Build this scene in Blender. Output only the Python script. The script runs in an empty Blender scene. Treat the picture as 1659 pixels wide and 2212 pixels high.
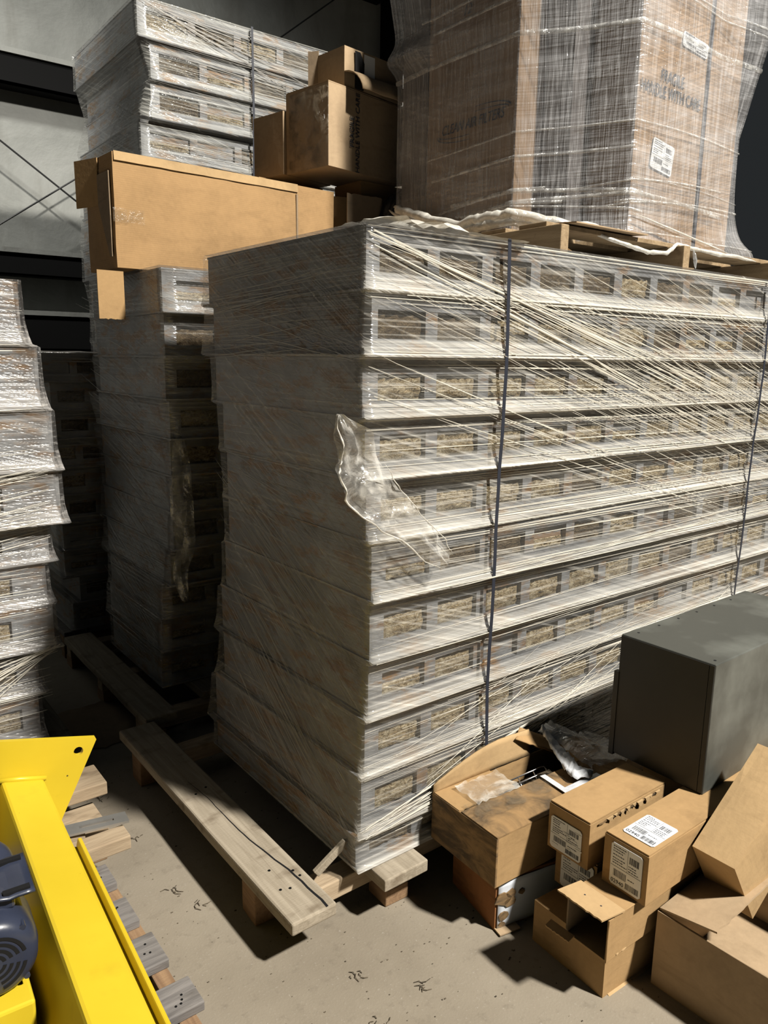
import bpy, math, random
from mathutils import Vector, Matrix, noise
import mathutils

random.seed(7)
scn = bpy.context.scene
col = scn.collection

# ------------------------------------------------------------------ camera
H_CAM = 1.6
R_ = Vector((0.79119742, -0.11067396, 0.60146314))
L_ = Vector((-0.61140689, -0.16521132, 0.77387779))
U_ = Vector((0.0137204, -0.98002882, -0.19838159))
cam_d = bpy.data.cameras.new('camera'); cam = bpy.data.objects.new('camera', cam_d); col.objects.link(cam)
right = Vector((R_[0], L_[0], U_[0])); up = -Vector((R_[1], L_[1], U_[1])); back = -Vector((R_[2], L_[2], U_[2]))
m = Matrix((right, up, back)).transposed().to_4x4(); m.translation = (0, 0, H_CAM)
cam.matrix_world = m
cam_d.sensor_fit = 'VERTICAL'; cam_d.sensor_height = 24.0; cam_d.lens = 24.0 * 1650.0 / 2212.0
cam_d.clip_start = 0.05; cam_d.clip_end = 100
scn.camera = cam

# ------------------------------------------------------------------ world + lamps + exposure
w = bpy.data.worlds.new('World'); scn.world = w; w.use_nodes = True
bg = w.node_tree.nodes['Background']; bg.inputs[0].default_value = (0.86, 0.95, 1.0, 1); bg.inputs[1].default_value = 0.022

d = bpy.data.lights.new('high_bay_lamp', 'SPOT'); d.energy = 10200; d.color = (1, 0.955, 0.87); d.shadow_soft_size = .3
d.spot_size = math.radians(62); d.spot_blend = .55                     # reflector of the lamp
o = bpy.data.objects.new('high_bay_lamp', d); col.objects.link(o); o.location = (3.9, -5.0, 9.0)
o.rotation_euler = (Vector((1.6, 1.5, .6)) - Vector(o.location)).to_track_quat('-Z', 'Y').to_euler()
d = bpy.data.lights.new('added_wall_light', 'SPOT'); d.energy = 1500; d.color = (1, .98, .92); d.shadow_soft_size = .25; d.spot_size = math.radians(52); d.spot_blend = .7  # unseen spot added to lighten the left part of the back wall
o = bpy.data.objects.new('added_wall_light', d); col.objects.link(o); o.location = (-1.6, 3.6, 6.6)
o.rotation_euler = (Vector((1.2, 6.6, 3.7)) - Vector(o.location)).to_track_quat('-Z', 'Y').to_euler()
scn.view_settings.view_transform = 'Standard'; scn.view_settings.look = 'None'
scn.view_settings.gamma = 1; scn.view_settings.use_curve_mapping = False
scn.view_settings.exposure = 0.0
scn.cycles.transparent_max_bounces = 8
scn.cycles.max_bounces = 3
scn.cycles.diffuse_bounces = 1
scn.cycles.glossy_bounces = 2
scn.cycles.caustics_reflective = False
scn.cycles.caustics_refractive = False

# ------------------------------------------------------------------ helpers
class MB:
    def __init__(s): s.v = []; s.f = []; s.uv = {}
    def quad(s, a, b, c, d):
        n = len(s.v); s.v += [tuple(a), tuple(b), tuple(c), tuple(d)]; s.f.append((n, n+1, n+2, n+3))
    def box(s, x0, x1, y0, y1, z0, z1, M=None):
        n = len(s.v)
        P = [(x0,y0,z0),(x1,y0,z0),(x1,y1,z0),(x0,y1,z0),(x0,y0,z1),(x1,y0,z1),(x1,y1,z1),(x0,y1,z1)]
        if M is not None: P = [tuple(M @ Vector(p)) for p in P]
        s.v += P
        s.f += [(n,n+3,n+2,n+1),(n+4,n+5,n+6,n+7),(n,n+1,n+5,n+4),(n+1,n+2,n+6,n+5),(n+2,n+3,n+7,n+6),(n+3,n,n+4,n+7)]
    def tube(s, pts, r, k=6, closed=False, caps=True):
        n0 = len(s.v); N = len(pts)
        for i, p in enumerate(pts):
            p = Vector(p); a = Vector(pts[max(i-1, 0)]); b = Vector(pts[min(i+1, N-1)])
            t = (b - a).normalized() if (b-a).length > 1e-9 else Vector((0,0,1))
            e = t.cross(Vector((0,0,1)))
            if e.length < 1e-3: e = t.cross(Vector((1,0,0)))
            e.normalize(); g = t.cross(e)
            rr = r[i] if isinstance(r, (list, tuple)) else r
            for j in range(k):
                q = 2*math.pi*j/k; s.v.append(tuple(p + (e*math.cos(q) + g*math.sin(q))*rr))
        for i in range(N-1):
            for j in range(k):
                a = n0+i*k+j; b = n0+i*k+(j+1) % k
                s.f.append((a, b, b+k, a+k))
        if caps:
            s.f.append(tuple(n0+j for j in range(k))); s.f.append(tuple(n0+(N-1)*k+j for j in reversed(range(k))))
    def grid(s, P, uv=None):
        n0 = len(s.v); R = len(P); C = len(P[0])
        for r in range(R):
            for c in range(C): s.v.append(tuple(P[r][c]))
        for r in range(R-1):
            for c in range(C-1):
                a = n0+r*C+c; s.f.append((a, a+1, a+C+1, a+C))
    def prism(s, poly, axis, t0, t1):   # poly of 2D pts in the plane normal to axis
        n = len(s.v); k = len(poly)
        for t in (t0, t1):
            for (a, b) in poly:
                s.v.append((t, a, b) if axis == 'x' else (a, t, b) if axis == 'y' else (a, b, t))
        s.f.append(tuple(range(n, n+k))); s.f.append(tuple(range(n+2*k-1, n+k-1, -1)))
        for i in range(k):
            j = (i+1) % k; s.f.append((n+i, n+j, n+k+j, n+k+i))
    def mesh(s, name, mat=None, smooth=False):
        me = bpy.data.meshes.new(name); me.from_pydata(s.v, [], s.f)
        import bmesh
        bm = bmesh.new(); bm.from_mesh(me); bmesh.ops.recalc_face_normals(bm, faces=bm.faces); bm.to_mesh(me); bm.free()
        if mat: me.materials.append(mat)
        if smooth:
            for p in me.polygons: p.use_smooth = True
        me.update(); return me
    def build(s, name, mat, parent=None, smooth=False, bevel=0, loc=None, rot=None):
        return link(name, s.mesh(name, mat, smooth), parent, bevel, loc, rot)

def link(name, me, parent=None, bevel=0, loc=None, rot=None):
    o = bpy.data.objects.new(name, me); col.objects.link(o)
    if parent: o.parent = parent
    if loc is not None: o.location = loc
    if rot is not None: o.rotation_euler = rot
    if bevel:
        b = o.modifiers.new('bevel', 'BEVEL'); b.width = bevel; b.segments = 2; b.limit_method = 'ANGLE'
    return o
def tag(o, label=None, cat=None, group=None, kind=None):
    if label: o['label'] = label
    if cat: o['category'] = cat
    if group: o['group'] = group
    if kind: o['kind'] = kind
    return o
def empty(name, loc=(0,0,0), rot=(0,0,0)):
    o = bpy.data.objects.new(name, None); col.objects.link(o); o.location = loc; o.rotation_euler = rot; o.empty_display_size = 0.1
    return o
def N3(x, y=0, z=0): return noise.noise(Vector((x, y, z)))
def rnd(a, b): return random.uniform(a, b)

# ------------------------------------------------------------------ materials
class NT:
    def __init__(s, name):
        s.m = bpy.data.materials.new(name); s.m.use_nodes = True; s.t = s.m.node_tree; s.t.nodes.clear()
        s.out = s.n('ShaderNodeOutputMaterial')
    def n(s, typ, **kw):
        x = s.t.nodes.new(typ)
        for k, v in kw.items():
            if k.startswith('i_'): x.inputs[k[2:].replace('_', ' ')].default_value = v
            else: setattr(x, k, v)
        return x
    def l(s, a, b): s.t.links.new(a, b)
    def coord(s, out='Object', scale=(1,1,1), rot=(0,0,0), uv=None):
        if uv: t = s.n('ShaderNodeUVMap', uv_map=uv); o = t.outputs[0]
        else: t = s.n('ShaderNodeTexCoord'); o = t.outputs[out]
        mp = s.n('ShaderNodeMapping'); mp.inputs['Scale'].default_value = scale; mp.inputs['Rotation'].default_value = rot
        s.l(o, mp.inputs[0]); return mp.outputs[0]
    def noise(s, vec, scale=5, detail=4, rough=.55, dist=0):
        x = s.n('ShaderNodeTexNoise'); x.inputs['Scale'].default_value = scale; x.inputs['Detail'].default_value = detail
        x.inputs['Roughness'].default_value = rough; x.inputs['Distortion'].default_value = dist
        s.l(vec, x.inputs['Vector']); return x.outputs[0]
    def ramp(s, fac, stops, interp='LINEAR'):
        x = s.n('ShaderNodeValToRGB'); e = x.color_ramp.elements; x.color_ramp.interpolation = interp
        while len(e) < len(stops): e.new(0.5)
        for el, (p, c) in zip(e, stops):
            el.position = p; el.color = c if len(c) == 4 else (*c, 1)
        s.l(fac, x.inputs[0]); return x.outputs[0]
    def math(s, op, a, b=None, clamp=False):
        x = s.n('ShaderNodeMath', operation=op); x.use_clamp = clamp
        for i, q in enumerate((a, b)):
            if q is None: continue
            if isinstance(q, (int, float)): x.inputs[i].default_value = q
            else: s.l(q, x.inputs[i])
        return x.outputs[0]
    def mix(s, fac, a, b, mode='MIX'):
        x = s.n('ShaderNodeMixRGB', blend_type=mode)
        for i, q in enumerate((fac, a, b)):
            if isinstance(q, (int, float)): x.inputs[i].default_value = q
            elif isinstance(q, tuple): x.inputs[i].default_value = q if len(q) == 4 else (*q, 1)
            else: s.l(q, x.inputs[i])
        return x.outputs[0]
    def bump(s, h, strength=.3, dist=.01):
        x = s.n('ShaderNodeBump'); x.inputs['Strength'].default_value = strength; x.inputs['Distance'].default_value = dist
        s.l(h, x.inputs['Height']); return x.outputs[0]
    def bsdf(s, color, rough=.6, metal=0, spec=.4, normal=None):
        p = s.n('ShaderNodeBsdfPrincipled')
        for k, v in (('Base Color', color), ('Roughness', rough), ('Metallic', metal), ('Specular IOR Level', spec)):
            if isinstance(v, tuple): p.inputs[k].default_value = v if len(v) == 4 else (*v, 1)
            elif isinstance(v, (int, float)): p.inputs[k].default_value = v
            else: s.l(v, p.inputs[k])
        if normal is not None: s.l(normal, p.inputs['Normal'])
        s.l(p.outputs[0], s.out.inputs[0]); return p

def m_plain(name, c, rough=.6, metal=0, spec=.4):
    t = NT(name); t.bsdf(c, rough, metal, spec); return t.m
def m_two(name, c0, c1, scale=6, rough=.7, stretch=(1,1,1), lo=.35, hi=.65, bump=.15, metal=0, spec=.3, detail=6):
    t = NT(name); v = t.coord('Object', stretch); f = t.noise(v, scale, detail)
    c = t.ramp(f, [(lo, c0), (hi, c1)]); g = t.noise(v, scale*8, 3)
    t.bsdf(c, rough, metal, spec, t.bump(g, bump, .004)); return t.m

def m_card(name, c, stain=(.11,.065,.03), amt=.35, flute=(0, 0, 1), dirt=0.0, rib=.03):
    t = NT(name); v = t.coord('Object')
    f = t.noise(v, 4.5, 5, .6); f2 = t.noise(v, 60, 3)
    base = t.mix(t.ramp(f, [(.42, (0,0,0)), (.75, (1,1,1))]), c, tuple(x*.74 for x in c))
    base = t.mix(t.math('MULTIPLY', t.ramp(f2, [(.35, (0,0,0)), (.7, (1,1,1))]), .22), base, tuple(min(1, x*1.25) for x in c))
    if amt or dirt:
        vs = t.coord('Object', (2.2, 2.2, 7)); s = t.noise(vs, 3.2, 7, .65, .6)
        base = t.mix(t.math('MULTIPLY', t.ramp(s, [(.52-dirt, (0,0,0)), (.68-dirt*.6, (1,1,1))]), amt), base, stain)
    wv = t.n('ShaderNodeTexWave'); wv.wave_type = 'BANDS'; wv.bands_direction = 'Z' if flute[2] else 'X'
    wv.inputs['Scale'].default_value = 42; wv.inputs['Distortion'].default_value = .6
    t.l(v, wv.inputs['Vector'])
    h = t.math('ADD', t.math('MULTIPLY', wv.outputs[1], rib), f2)
    t.bsdf(base, .85, 0, .2, t.bump(h, .22, .003)); return t.m

def m_wood(name, c0, c1, grain=(1.2, 18, 18), knots=True, dark=(.10,.065,.035)):
    t = NT(name); v = t.coord('Object', grain)
    f = t.noise(v, 3.0, 7, .62, 1.2); c = t.ramp(f, [(.3, c0), (.68, c1)])
    v2 = t.coord('Object', (3, 6, 6)); k = t.noise(v2, 3.1, 3, .5)
    c = t.mix(t.math('MULTIPLY', t.ramp(k, [(.58, (0,0,0)), (.75, (1,1,1))]), .55), c, dark)
    s = t.noise(t.coord('Object', (9, 60, 60)), 4, 4)
    t.bsdf(c, .8, 0, .2, t.bump(s, .35, .003)); return t.m

def m_film(name, base=.16, s1=.5, s2=.35, col_=(.93,.90,.83), gloss=.05, rough=.14, fine=95, diag=70, vert=0.0, bunch=.35):
    t = NT(name)
    u = t.coord(uv='flow', scale=(.9, fine, 1)); d = t.coord(uv='diag', scale=(.7, diag, 1))
    n1 = t.noise(u, 1.0, 2, .6); n2 = t.noise(d, 1.0, 2, .6)
    big = t.noise(t.coord(uv='flow', scale=(2.2, 7, 1)), 1.0, 1, .6, .4)
    a1 = t.math('MULTIPLY', t.ramp(n1, [(.50, (0,0,0)), (.70, (1,1,1))]), s1)
    a2 = t.math('MULTIPLY', t.ramp(n2, [(.54, (0,0,0)), (.72, (1,1,1))]), s2)
    op = t.math('ADD', t.math('ADD', a1, a2), base)
    op = t.math('ADD', op, t.math('MULTIPLY', t.math('SUBTRACT', big, .5), .5))
    hgt = t.math('ADD', n1, n2)
    if bunch:
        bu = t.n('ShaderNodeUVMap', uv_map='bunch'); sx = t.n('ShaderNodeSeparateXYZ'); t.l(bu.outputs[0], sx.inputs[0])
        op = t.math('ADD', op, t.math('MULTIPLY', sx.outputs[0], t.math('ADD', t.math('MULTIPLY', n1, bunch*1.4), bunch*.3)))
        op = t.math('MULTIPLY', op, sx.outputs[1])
    if vert:
        n3 = t.noise(t.coord(uv='flow', scale=(85, 5, 1)), 1.0, 2, .6, .6)
        op = t.math('ADD', op, t.math('MULTIPLY', t.ramp(n3, [(.45, (0,0,0)), (.7, (1,1,1))]), vert)); hgt = t.math('ADD', hgt, n3)
    op = t.math('MINIMUM', t.math('MAXIMUM', op, .04), .9)
    x = t.n('ShaderNodeBump'); x.inputs['Strength'].default_value = .6; x.inputs['Distance'].default_value = .008
    t.l(t.math('ADD', hgt, t.math('MULTIPLY', big, 2.0)), x.inputs['Height'])
    df = t.n('ShaderNodeBsdfDiffuse'); df.inputs[0].default_value = (*col_, 1); t.l(x.outputs[0], df.inputs['Normal'])
    tr = t.n('ShaderNodeBsdfTransparent')
    m1 = t.n('ShaderNodeMixShader'); t.l(op, m1.inputs[0]); t.l(tr.outputs[0], m1.inputs[1]); t.l(df.outputs[0], m1.inputs[2])
    gl = t.n('ShaderNodeBsdfGlossy'); gl.inputs['Roughness'].default_value = rough; t.l(x.outputs[0], gl.inputs['Normal'])
    lw = t.n('ShaderNodeLayerWeight'); lw.inputs[0].default_value = .3; t.l(x.outputs[0], lw.inputs['Normal'])
    gf = t.math('ADD', t.math('MULTIPLY', lw.outputs['Fresnel'], .35), gloss, True)
    m2 = t.n('ShaderNodeMixShader'); t.l(gf, m2.inputs[0]); t.l(m1.outputs[0], m2.inputs[1]); t.l(gl.outputs[0], m2.inputs[2])
    t.l(m2.outputs[0], t.out.inputs[0]); return t.m

def m_sheet(name, op=.35, col_=(.93,.92,.89), gloss=.12, rough=.12, scale=14):
    t = NT(name); v = t.coord('Object'); n = t.noise(v, scale, 5, .6, .6)
    o = t.math('ADD', t.math('MULTIPLY', t.ramp(n, [(.45, (0,0,0)), (.7, (1,1,1))]), .5), op, True)
    b = t.bump(n, .7, .02)
    df = t.n('ShaderNodeBsdfDiffuse'); df.inputs[0].default_value = (*col_, 1)
    tr = t.n('ShaderNodeBsdfTransparent'); gl = t.n('ShaderNodeBsdfGlossy'); gl.inputs['Roughness'].default_value = rough
    t.l(b, gl.inputs['Normal'])
    m1 = t.n('ShaderNodeMixShader'); t.l(o, m1.inputs[0]); t.l(tr.outputs[0], m1.inputs[1]); t.l(df.outputs[0], m1.inputs[2])
    m2 = t.n('ShaderNodeMixShader'); m2.inputs[0].default_value = gloss; t.l(m1.outputs[0], m2.inputs[1]); t.l(gl.outputs[0], m2.inputs[2])
    t.l(m2.outputs[0], t.out.inputs[0]); return t.m

def m_tray(name, rust):
    t = NT(name); v = t.coord('Object'); f = t.noise(v, 3.2, 6, .65, .5); g = t.noise(t.coord('Object', (1, 1, 3)), 5.5, 6, .7)
    c = t.ramp(f, [(.35, (.20,.205,.215)), (.65, (.33,.335,.34))])
    c = t.mix(t.math('MULTIPLY', t.ramp(g, [(.50, (0,0,0)), (.60, (1,1,1))]), rust), c, (.27,.145,.05))
    g2 = t.noise(v, 4.1, 5, .6)
    c = t.mix(t.math('MULTIPLY', t.ramp(g2, [(.52, (0,0,0)), (.7, (1,1,1))]), rust*.9), c, (.06,.042,.03))
    t.bsdf(c, .5, .15, .4, t.bump(f, .1, .005)); return t.m

M = {}
M['tray'] = m_tray('tray_metal', .7); M['tray2'] = m_tray('tray_metal_rusty', .9)
t = NT('fibre'); v = t.coord('Object', (1, 1, 1.5)); f = t.noise(v, 38, 6, .7, 1.5)
t.bsdf(t.ramp(f, [(.33, (.035,.022,.012)), (.46, (.36,.27,.15)), (.60, (.66,.57,.40))]), .95, 0, .1, t.bump(f, .9, .02)); M['fibre'] = t.m
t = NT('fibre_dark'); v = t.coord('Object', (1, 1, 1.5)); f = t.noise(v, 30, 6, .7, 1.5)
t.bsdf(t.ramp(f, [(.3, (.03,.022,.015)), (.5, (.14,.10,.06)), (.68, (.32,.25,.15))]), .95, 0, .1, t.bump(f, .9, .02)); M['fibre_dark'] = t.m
M['film'] = m_film('stretch_film', .01, .30, .26, (.86,.83,.76), bunch=.52)
M['film_left'] = m_film('stretch_film_pallet', .02, .26, .14, (.86,.82,.78), .02, .25, bunch=.38)
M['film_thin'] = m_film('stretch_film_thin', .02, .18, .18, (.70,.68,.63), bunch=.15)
M['film_tall'] = m_film('stretch_film_tall', .07, .42, .24, (.74,.735,.68), bunch=.12)
M['film_band'] = m_sheet('film_band_milky', .14, (.80,.79,.76), .14, .2, 25)
M['film_load'] = m_film('stretch_film_cartons', .15, .08, .07, (.74,.74,.755), .04, .16, 60, 40, .19, 0)
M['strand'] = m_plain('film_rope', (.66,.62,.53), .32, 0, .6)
M['strand_soft'] = m_plain('film_fold_darkened', (.42,.40,.365), .35, 0, .5)  # fold colour darkened for the shaded left faces; also on dull stacks
M['sheet'] = m_sheet('loose_film', .10, (.95,.92,.85), .16, .10, 16)
M['roll'] = m_sheet('rolled_film', .5, (.93,.89,.80), .15, .2, 22)
M['bag_clear'] = m_sheet('clear_bag', .12, (.90,.92,.92), .14, .12, 9)
M['paper'] = m_plain('paper_label', (.82,.83,.84), .6)
M['white_bag'] = m_two('white_plastic', (.52,.54,.58), (.72,.73,.75), 12, .35, bump=.5)
M['ink'] = m_plain('ink', (.03,.035,.05), .7)
M['ink_blue'] = m_plain('ink_blue', (.045,.06,.10), .7)
M['card'] = m_card('cardboard', (.40,.255,.12), amt=.25)
M['card_light'] = m_card('cardboard_light', (.47,.32,.165), amt=.2)
M['card_pale'] = m_card('cardboard_pale', (.42,.305,.19), amt=.2)
M['card_dirty'] = m_card('cardboard_dirty', (.33,.205,.095), (.06,.047,.034), .85, dirt=.12)
M['card_rust'] = m_card('cardboard_soaked', (.30,.13,.05), (.12,.06,.03), .6, dirt=.03)
M['card_big'] = m_card('cardboard_big', (.38,.235,.11), amt=.15, flute=(0,0,1), rib=.2)
M['card_grey'] = m_card('cardboard_dusty', (.27,.20,.13), (.12,.09,.06), .4)
M['card_load'] = m_card('cardboard_load', (.37,.255,.165), amt=.12)
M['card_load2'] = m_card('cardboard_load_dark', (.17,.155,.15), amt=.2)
M['tape'] = m_sheet('clear_tape', .0, (.24,.19,.13), .03, .2, 20)
M['strap'] = m_plain('strap_black', (.025,.028,.04), .45)
M['plank'] = m_wood('plank_wood', (.27,.225,.165), (.43,.37,.285), (14, .9, 14))
M['plank_x'] = m_wood('lumber_wood', (.33,.245,.16), (.50,.39,.265), (.9, 14, 14))
M['wood_old'] = m_wood('old_pallet_wood', (.13,.12,.115), (.27,.25,.235), (1.0, 16, 16), dark=(.08,.07,.06))
M['wood_brown'] = m_wood('stringer_wood', (.20,.12,.07), (.36,.23,.13), (16, 1.0, 16))
M['wood_pallet'] = m_wood('load_pallet_wood', (.23,.16,.09), (.38,.28,.17), (16, 1.0, 16))
M['dark'] = m_plain('dark_steel_and_bay', (.008,.008,.008), .9, 0, .1)
M['steel'] = m_plain('steel_rod', (.05,.05,.05), .5, .5)
M['black_bag'] = m_two('black_plastic', (.01,.01,.011), (.02,.02,.022), 9, .28, bump=.3)
t = NT('yellow_paint'); v = t.coord('Object'); f = t.noise(v, 2.5, 5); sp_ = t.noise(t.coord('Object', (1, .45, 1)), 26, 4, .6, .8); gr = t.noise(v, 4.2, 6, .65)
c = t.ramp(f, [(.35, (.62,.45,.022)), (.65, (.70,.52,.03))])
c = t.mix(t.math('MULTIPLY', t.ramp(gr, [(.56, (0,0,0)), (.8, (1,1,1))]), .45), c, (.36,.24,.02))
c = t.mix(t.ramp(sp_, [(.715, (0,0,0)), (.74, (1,1,1))]), c, (.05,.04,.02))
t.bsdf(c, .38, 0, .45, t.bump(sp_, .06, .003)); M['yellow'] = t.m
M['navy'] = m_two('navy_enamel', (.022,.028,.05), (.035,.042,.07), 5, .33, bump=.08, spec=.5)
M['black_hole'] = m_plain('vent_black', (.004,.004,.005), .8)
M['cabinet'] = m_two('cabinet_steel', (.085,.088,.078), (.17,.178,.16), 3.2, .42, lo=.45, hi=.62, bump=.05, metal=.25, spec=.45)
M['cabinet_side'] = m_two('cabinet_steel_shaded', (.020,.020,.019), (.032,.032,.030), 2.2, .42, lo=.4, hi=.65, bump=.04, metal=.1, spec=.4)  # cabinet colour darkened for the end turned away from the lamp
M['metal_gal'] = m_two('galvanised', (.30,.29,.27), (.42,.41,.39), 8, .4, metal=.6, bump=.06)
M['wire'] = m_plain('wire_metal', (.55,.56,.58), .25, .9)
M['debris'] = m_two('debris', (.05,.04,.03), (.16,.13,.09), 20, .9)
M['white_card'] = m_two('white_print_card', (.62,.66,.74), (.74,.77,.82), 4, .6, bump=.08)
M['green_glass'] = m_plain('dark_green_plastic', (.012,.03,.024), .25, 0, .5)
t = NT('concrete'); v = t.coord('Object')
f = t.noise(v, 1.1, 6, .6); g = t.noise(v, 24, 6, .65); h = t.noise(v, 140, 3)
c = t.ramp(f, [(.33, (.235,.20,.152)), (.68, (.345,.30,.235))])
c = t.mix(t.math('MULTIPLY', t.ramp(g, [(.55, (0,0,0)), (.75, (1,1,1))]), .5), c, (.15,.125,.095))
c = t.mix(t.math('MULTIPLY', t.ramp(h, [(.62, (0,0,0)), (.78, (1,1,1))]), .6), c, (.42,.39,.34))
t.bsdf(c, .75, 0, .3, t.bump(t.math('ADD', g, h), .18, .004)); M['floor'] = t.m
t = NT('wall_facing'); v = t.coord('Object', (1, 1, 1)); f = t.noise(v, 1.6, 6, .6, .4); g = t.noise(t.coord('Object', (2.2, 1, .5)), 2.0, 5, .6)
c = t.ramp(f, [(.3, (.20,.205,.19)), (.68, (.30,.305,.285))])
c = t.mix(t.math('MULTIPLY', t.ramp(g, [(.5, (0,0,0)), (.72, (1,1,1))]), .4), c, (.12,.11,.09))
t.bsdf(c, .6, 0, .3, t.bump(f, .4, .05)); M['wall'] = t.m

# ------------------------------------------------------------------ structure
def struct(name, mb, mat, bevel=0):
    return tag(mb.build(name, mat, bevel=bevel), kind='structure')
b = MB(); b.box(-4, 14, -7, 16, -.12, 0); fl = struct('floor', b, M['floor'])
b = MB(); b.box(-4, 5.0, 6.6, 6.75, 0, 7.5); wb = struct('wall_back', b, M['wall'])
b = MB(); b.box(4.7, 14, 15.6, 15.8, 0, 7.5); struct('wall_far', b, M['dark'])  # near-black wall colour stands in for the darkness of the open bay
b = MB(); b.box(5.0, 5.25, 6.3, 6.75, 0, 7.5); b.box(4.95, 5.30, 6.28, 6.32, 0, 7.5); struct('trim_1', b, M['dark'])
# horizontal steel girts, C-section: dark face with a lighter upper lip
for i, (z0, z1) in enumerate(((3.50, 3.70), (2.17, 2.33), (1.62, 1.88), (4.95, 5.15))):
    b = MB(); b.box(-4, 4.95, 6.42, 6.46, z0, z1); b.box(-4, 4.95, 6.42, 6.6, z0, z0+.012)
    g = struct('trim_%d' % (i+2), b, M['dark'])
    b = MB(); b.box(-4, 4.95, 6.40, 6.6, z1, z1+.035); lip = b.build('girt_lip', M['wall'], g)
for i, (p, q) in enumerate((((.4, 6.38, 3.79), (2.9, 6.38, 2.07)), ((.2, 6.36, 1.70), (3.2, 6.36, 3.79)), ((3.0, 6.38, 3.73), (4.85, 6.38, 5.19)))):
    b = MB(); b.tube([p, q], .007, 6)
    tag(b.build('brace_rod', M['steel']), ['dark brace rod falling to the right across the wall at left', 'dark brace rod rising to the right across the wall at left', 'thin dark brace rod on the dim wall behind the top carton'][i], 'brace rod', 'wall brace rods')

# ------------------------------------------------------------------ trays + stretch wrapped stacks
pad_meshes = []
def pad_mesh(i, w, h, mat):
    b = MB(); nx, nz = 12, 6; P = []
    for r in range(nz+1):
        row = []
        for c in range(nx+1):
            e = 0 if (r in (0, nz) or c in (0, nx)) else 1
            d = e*(.006 + .010*abs(N3(c*.7+i*13, r*.8, i)) + .006*rnd(-1, 1))
            row.append(((c/nx-.5)*w, -d, r/nz*h))
        P.append(row)
    b.grid(P)
    n = len(b.v); b.quad((-w/2,0,0),(w/2,0,0),(w/2,.006,0),(-w/2,.006,0)); b.quad((-w/2,.006,h),(w/2,.006,h),(w/2,.0,h),(-w/2,.0,h))
    b.quad((-w/2,.006,0),(w/2,.006,0),(w/2,.006,h),(-w/2,.006,h))
    return b.mesh('fibre_pad', mat, True)
PADS = {}
def pads_for(w, h):
    k = (round(w, 3), round(h, 3))
    if k not in PADS:
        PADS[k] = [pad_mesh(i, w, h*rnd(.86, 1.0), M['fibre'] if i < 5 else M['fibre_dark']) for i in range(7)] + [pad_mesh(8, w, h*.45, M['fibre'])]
    return PADS[k]

ORD = ['topmost', 'second from the top', 'third from the top', 'fourth from the top', 'fifth from the top', 'sixth from the top', 'seventh from the top', 'eighth from the top', 'ninth from the top', 'tenth from the top', 'eleventh from the top', 'twelfth from the top', 'thirteenth from the top', 'fourteenth from the top', 'fifteenth from the top', 'sixteenth from the top', 'seventeenth from the top']
INS = .024
def tray(x0, x1, y0, y1, z0, z1, pitch, wfrac, label, group, mat, sides='FL', wmode='mix', lpitch=.22, il=.024):
    w_, d_, h_ = x1-x0, y1-y0, z1-z0
    t = empty('slotted_metal_tray', ((x0+x1)/2, (y0+y1)/2, z0)); tag(t, label, 'tray', group)
    b = MB(); X, Y = w_/2, d_/2
    wb_, wh_ = h_*.30, h_*.44
    b.box(-X, X, -Y, Y, .001, .007)                                   # bottom flange
    b.box(-X+il+.018, X-INS, -Y+INS+.018, Y-INS, .007, h_-.004)        # core
    b.box(-X+il-.002, X-INS+.002, -Y+INS-.002, Y-INS+.002, h_-.006, h_)  # lid
    wins = []
    # front face strips
    f0, f1 = -Y+INS, -Y+INS+.018
    b.box(-X+il, X-INS, f0, f1, .007, wb_); b.box(-X+il, X-INS, f0, f1, wb_+wh_, h_-.006)
    n = max(1, int((w_-2*INS-.03)/pitch)); x = -X+INS+.03; ww = pitch*wfrac; last = -X+il
    for k in range(n):
        b.box(last, x, f0, f1, wb_, wb_+wh_); wins.append(('F', x+ww/2, wb_)); last = x+ww; x += pitch
    b.box(last, X-INS, f0, f1, wb_, wb_+wh_)
    # left face strips
    f0, f1 = -X+il, -X+il+.018
    b.box(f0, f1, -Y+INS+.018, Y-INS, .007, wb_); b.box(f0, f1, -Y+INS+.018, Y-INS, wb_+wh_, h_-.006)
    b.box(f0, f1, -Y+INS+.018, Y-INS, wb_, wb_+wh_)
    lw = .1
    b.build('tray_body', mat, t)
    for (s, c, zb) in wins:
        if s not in sides: continue
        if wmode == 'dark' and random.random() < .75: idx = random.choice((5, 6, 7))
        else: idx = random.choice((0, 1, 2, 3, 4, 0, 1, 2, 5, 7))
        if random.random() < .05: continue
        if s == 'F': o = link('fibre_pad', pads_for(ww, wh_)[idx], t, loc=(c, -Y+INS+.017, zb))
        else: o = link('fibre_pad', pads_for(lw, wh_)[idx], t, loc=(-X+INS+.017, c, zb), rot=(0, 0, -math.pi/2))
    return t

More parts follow.
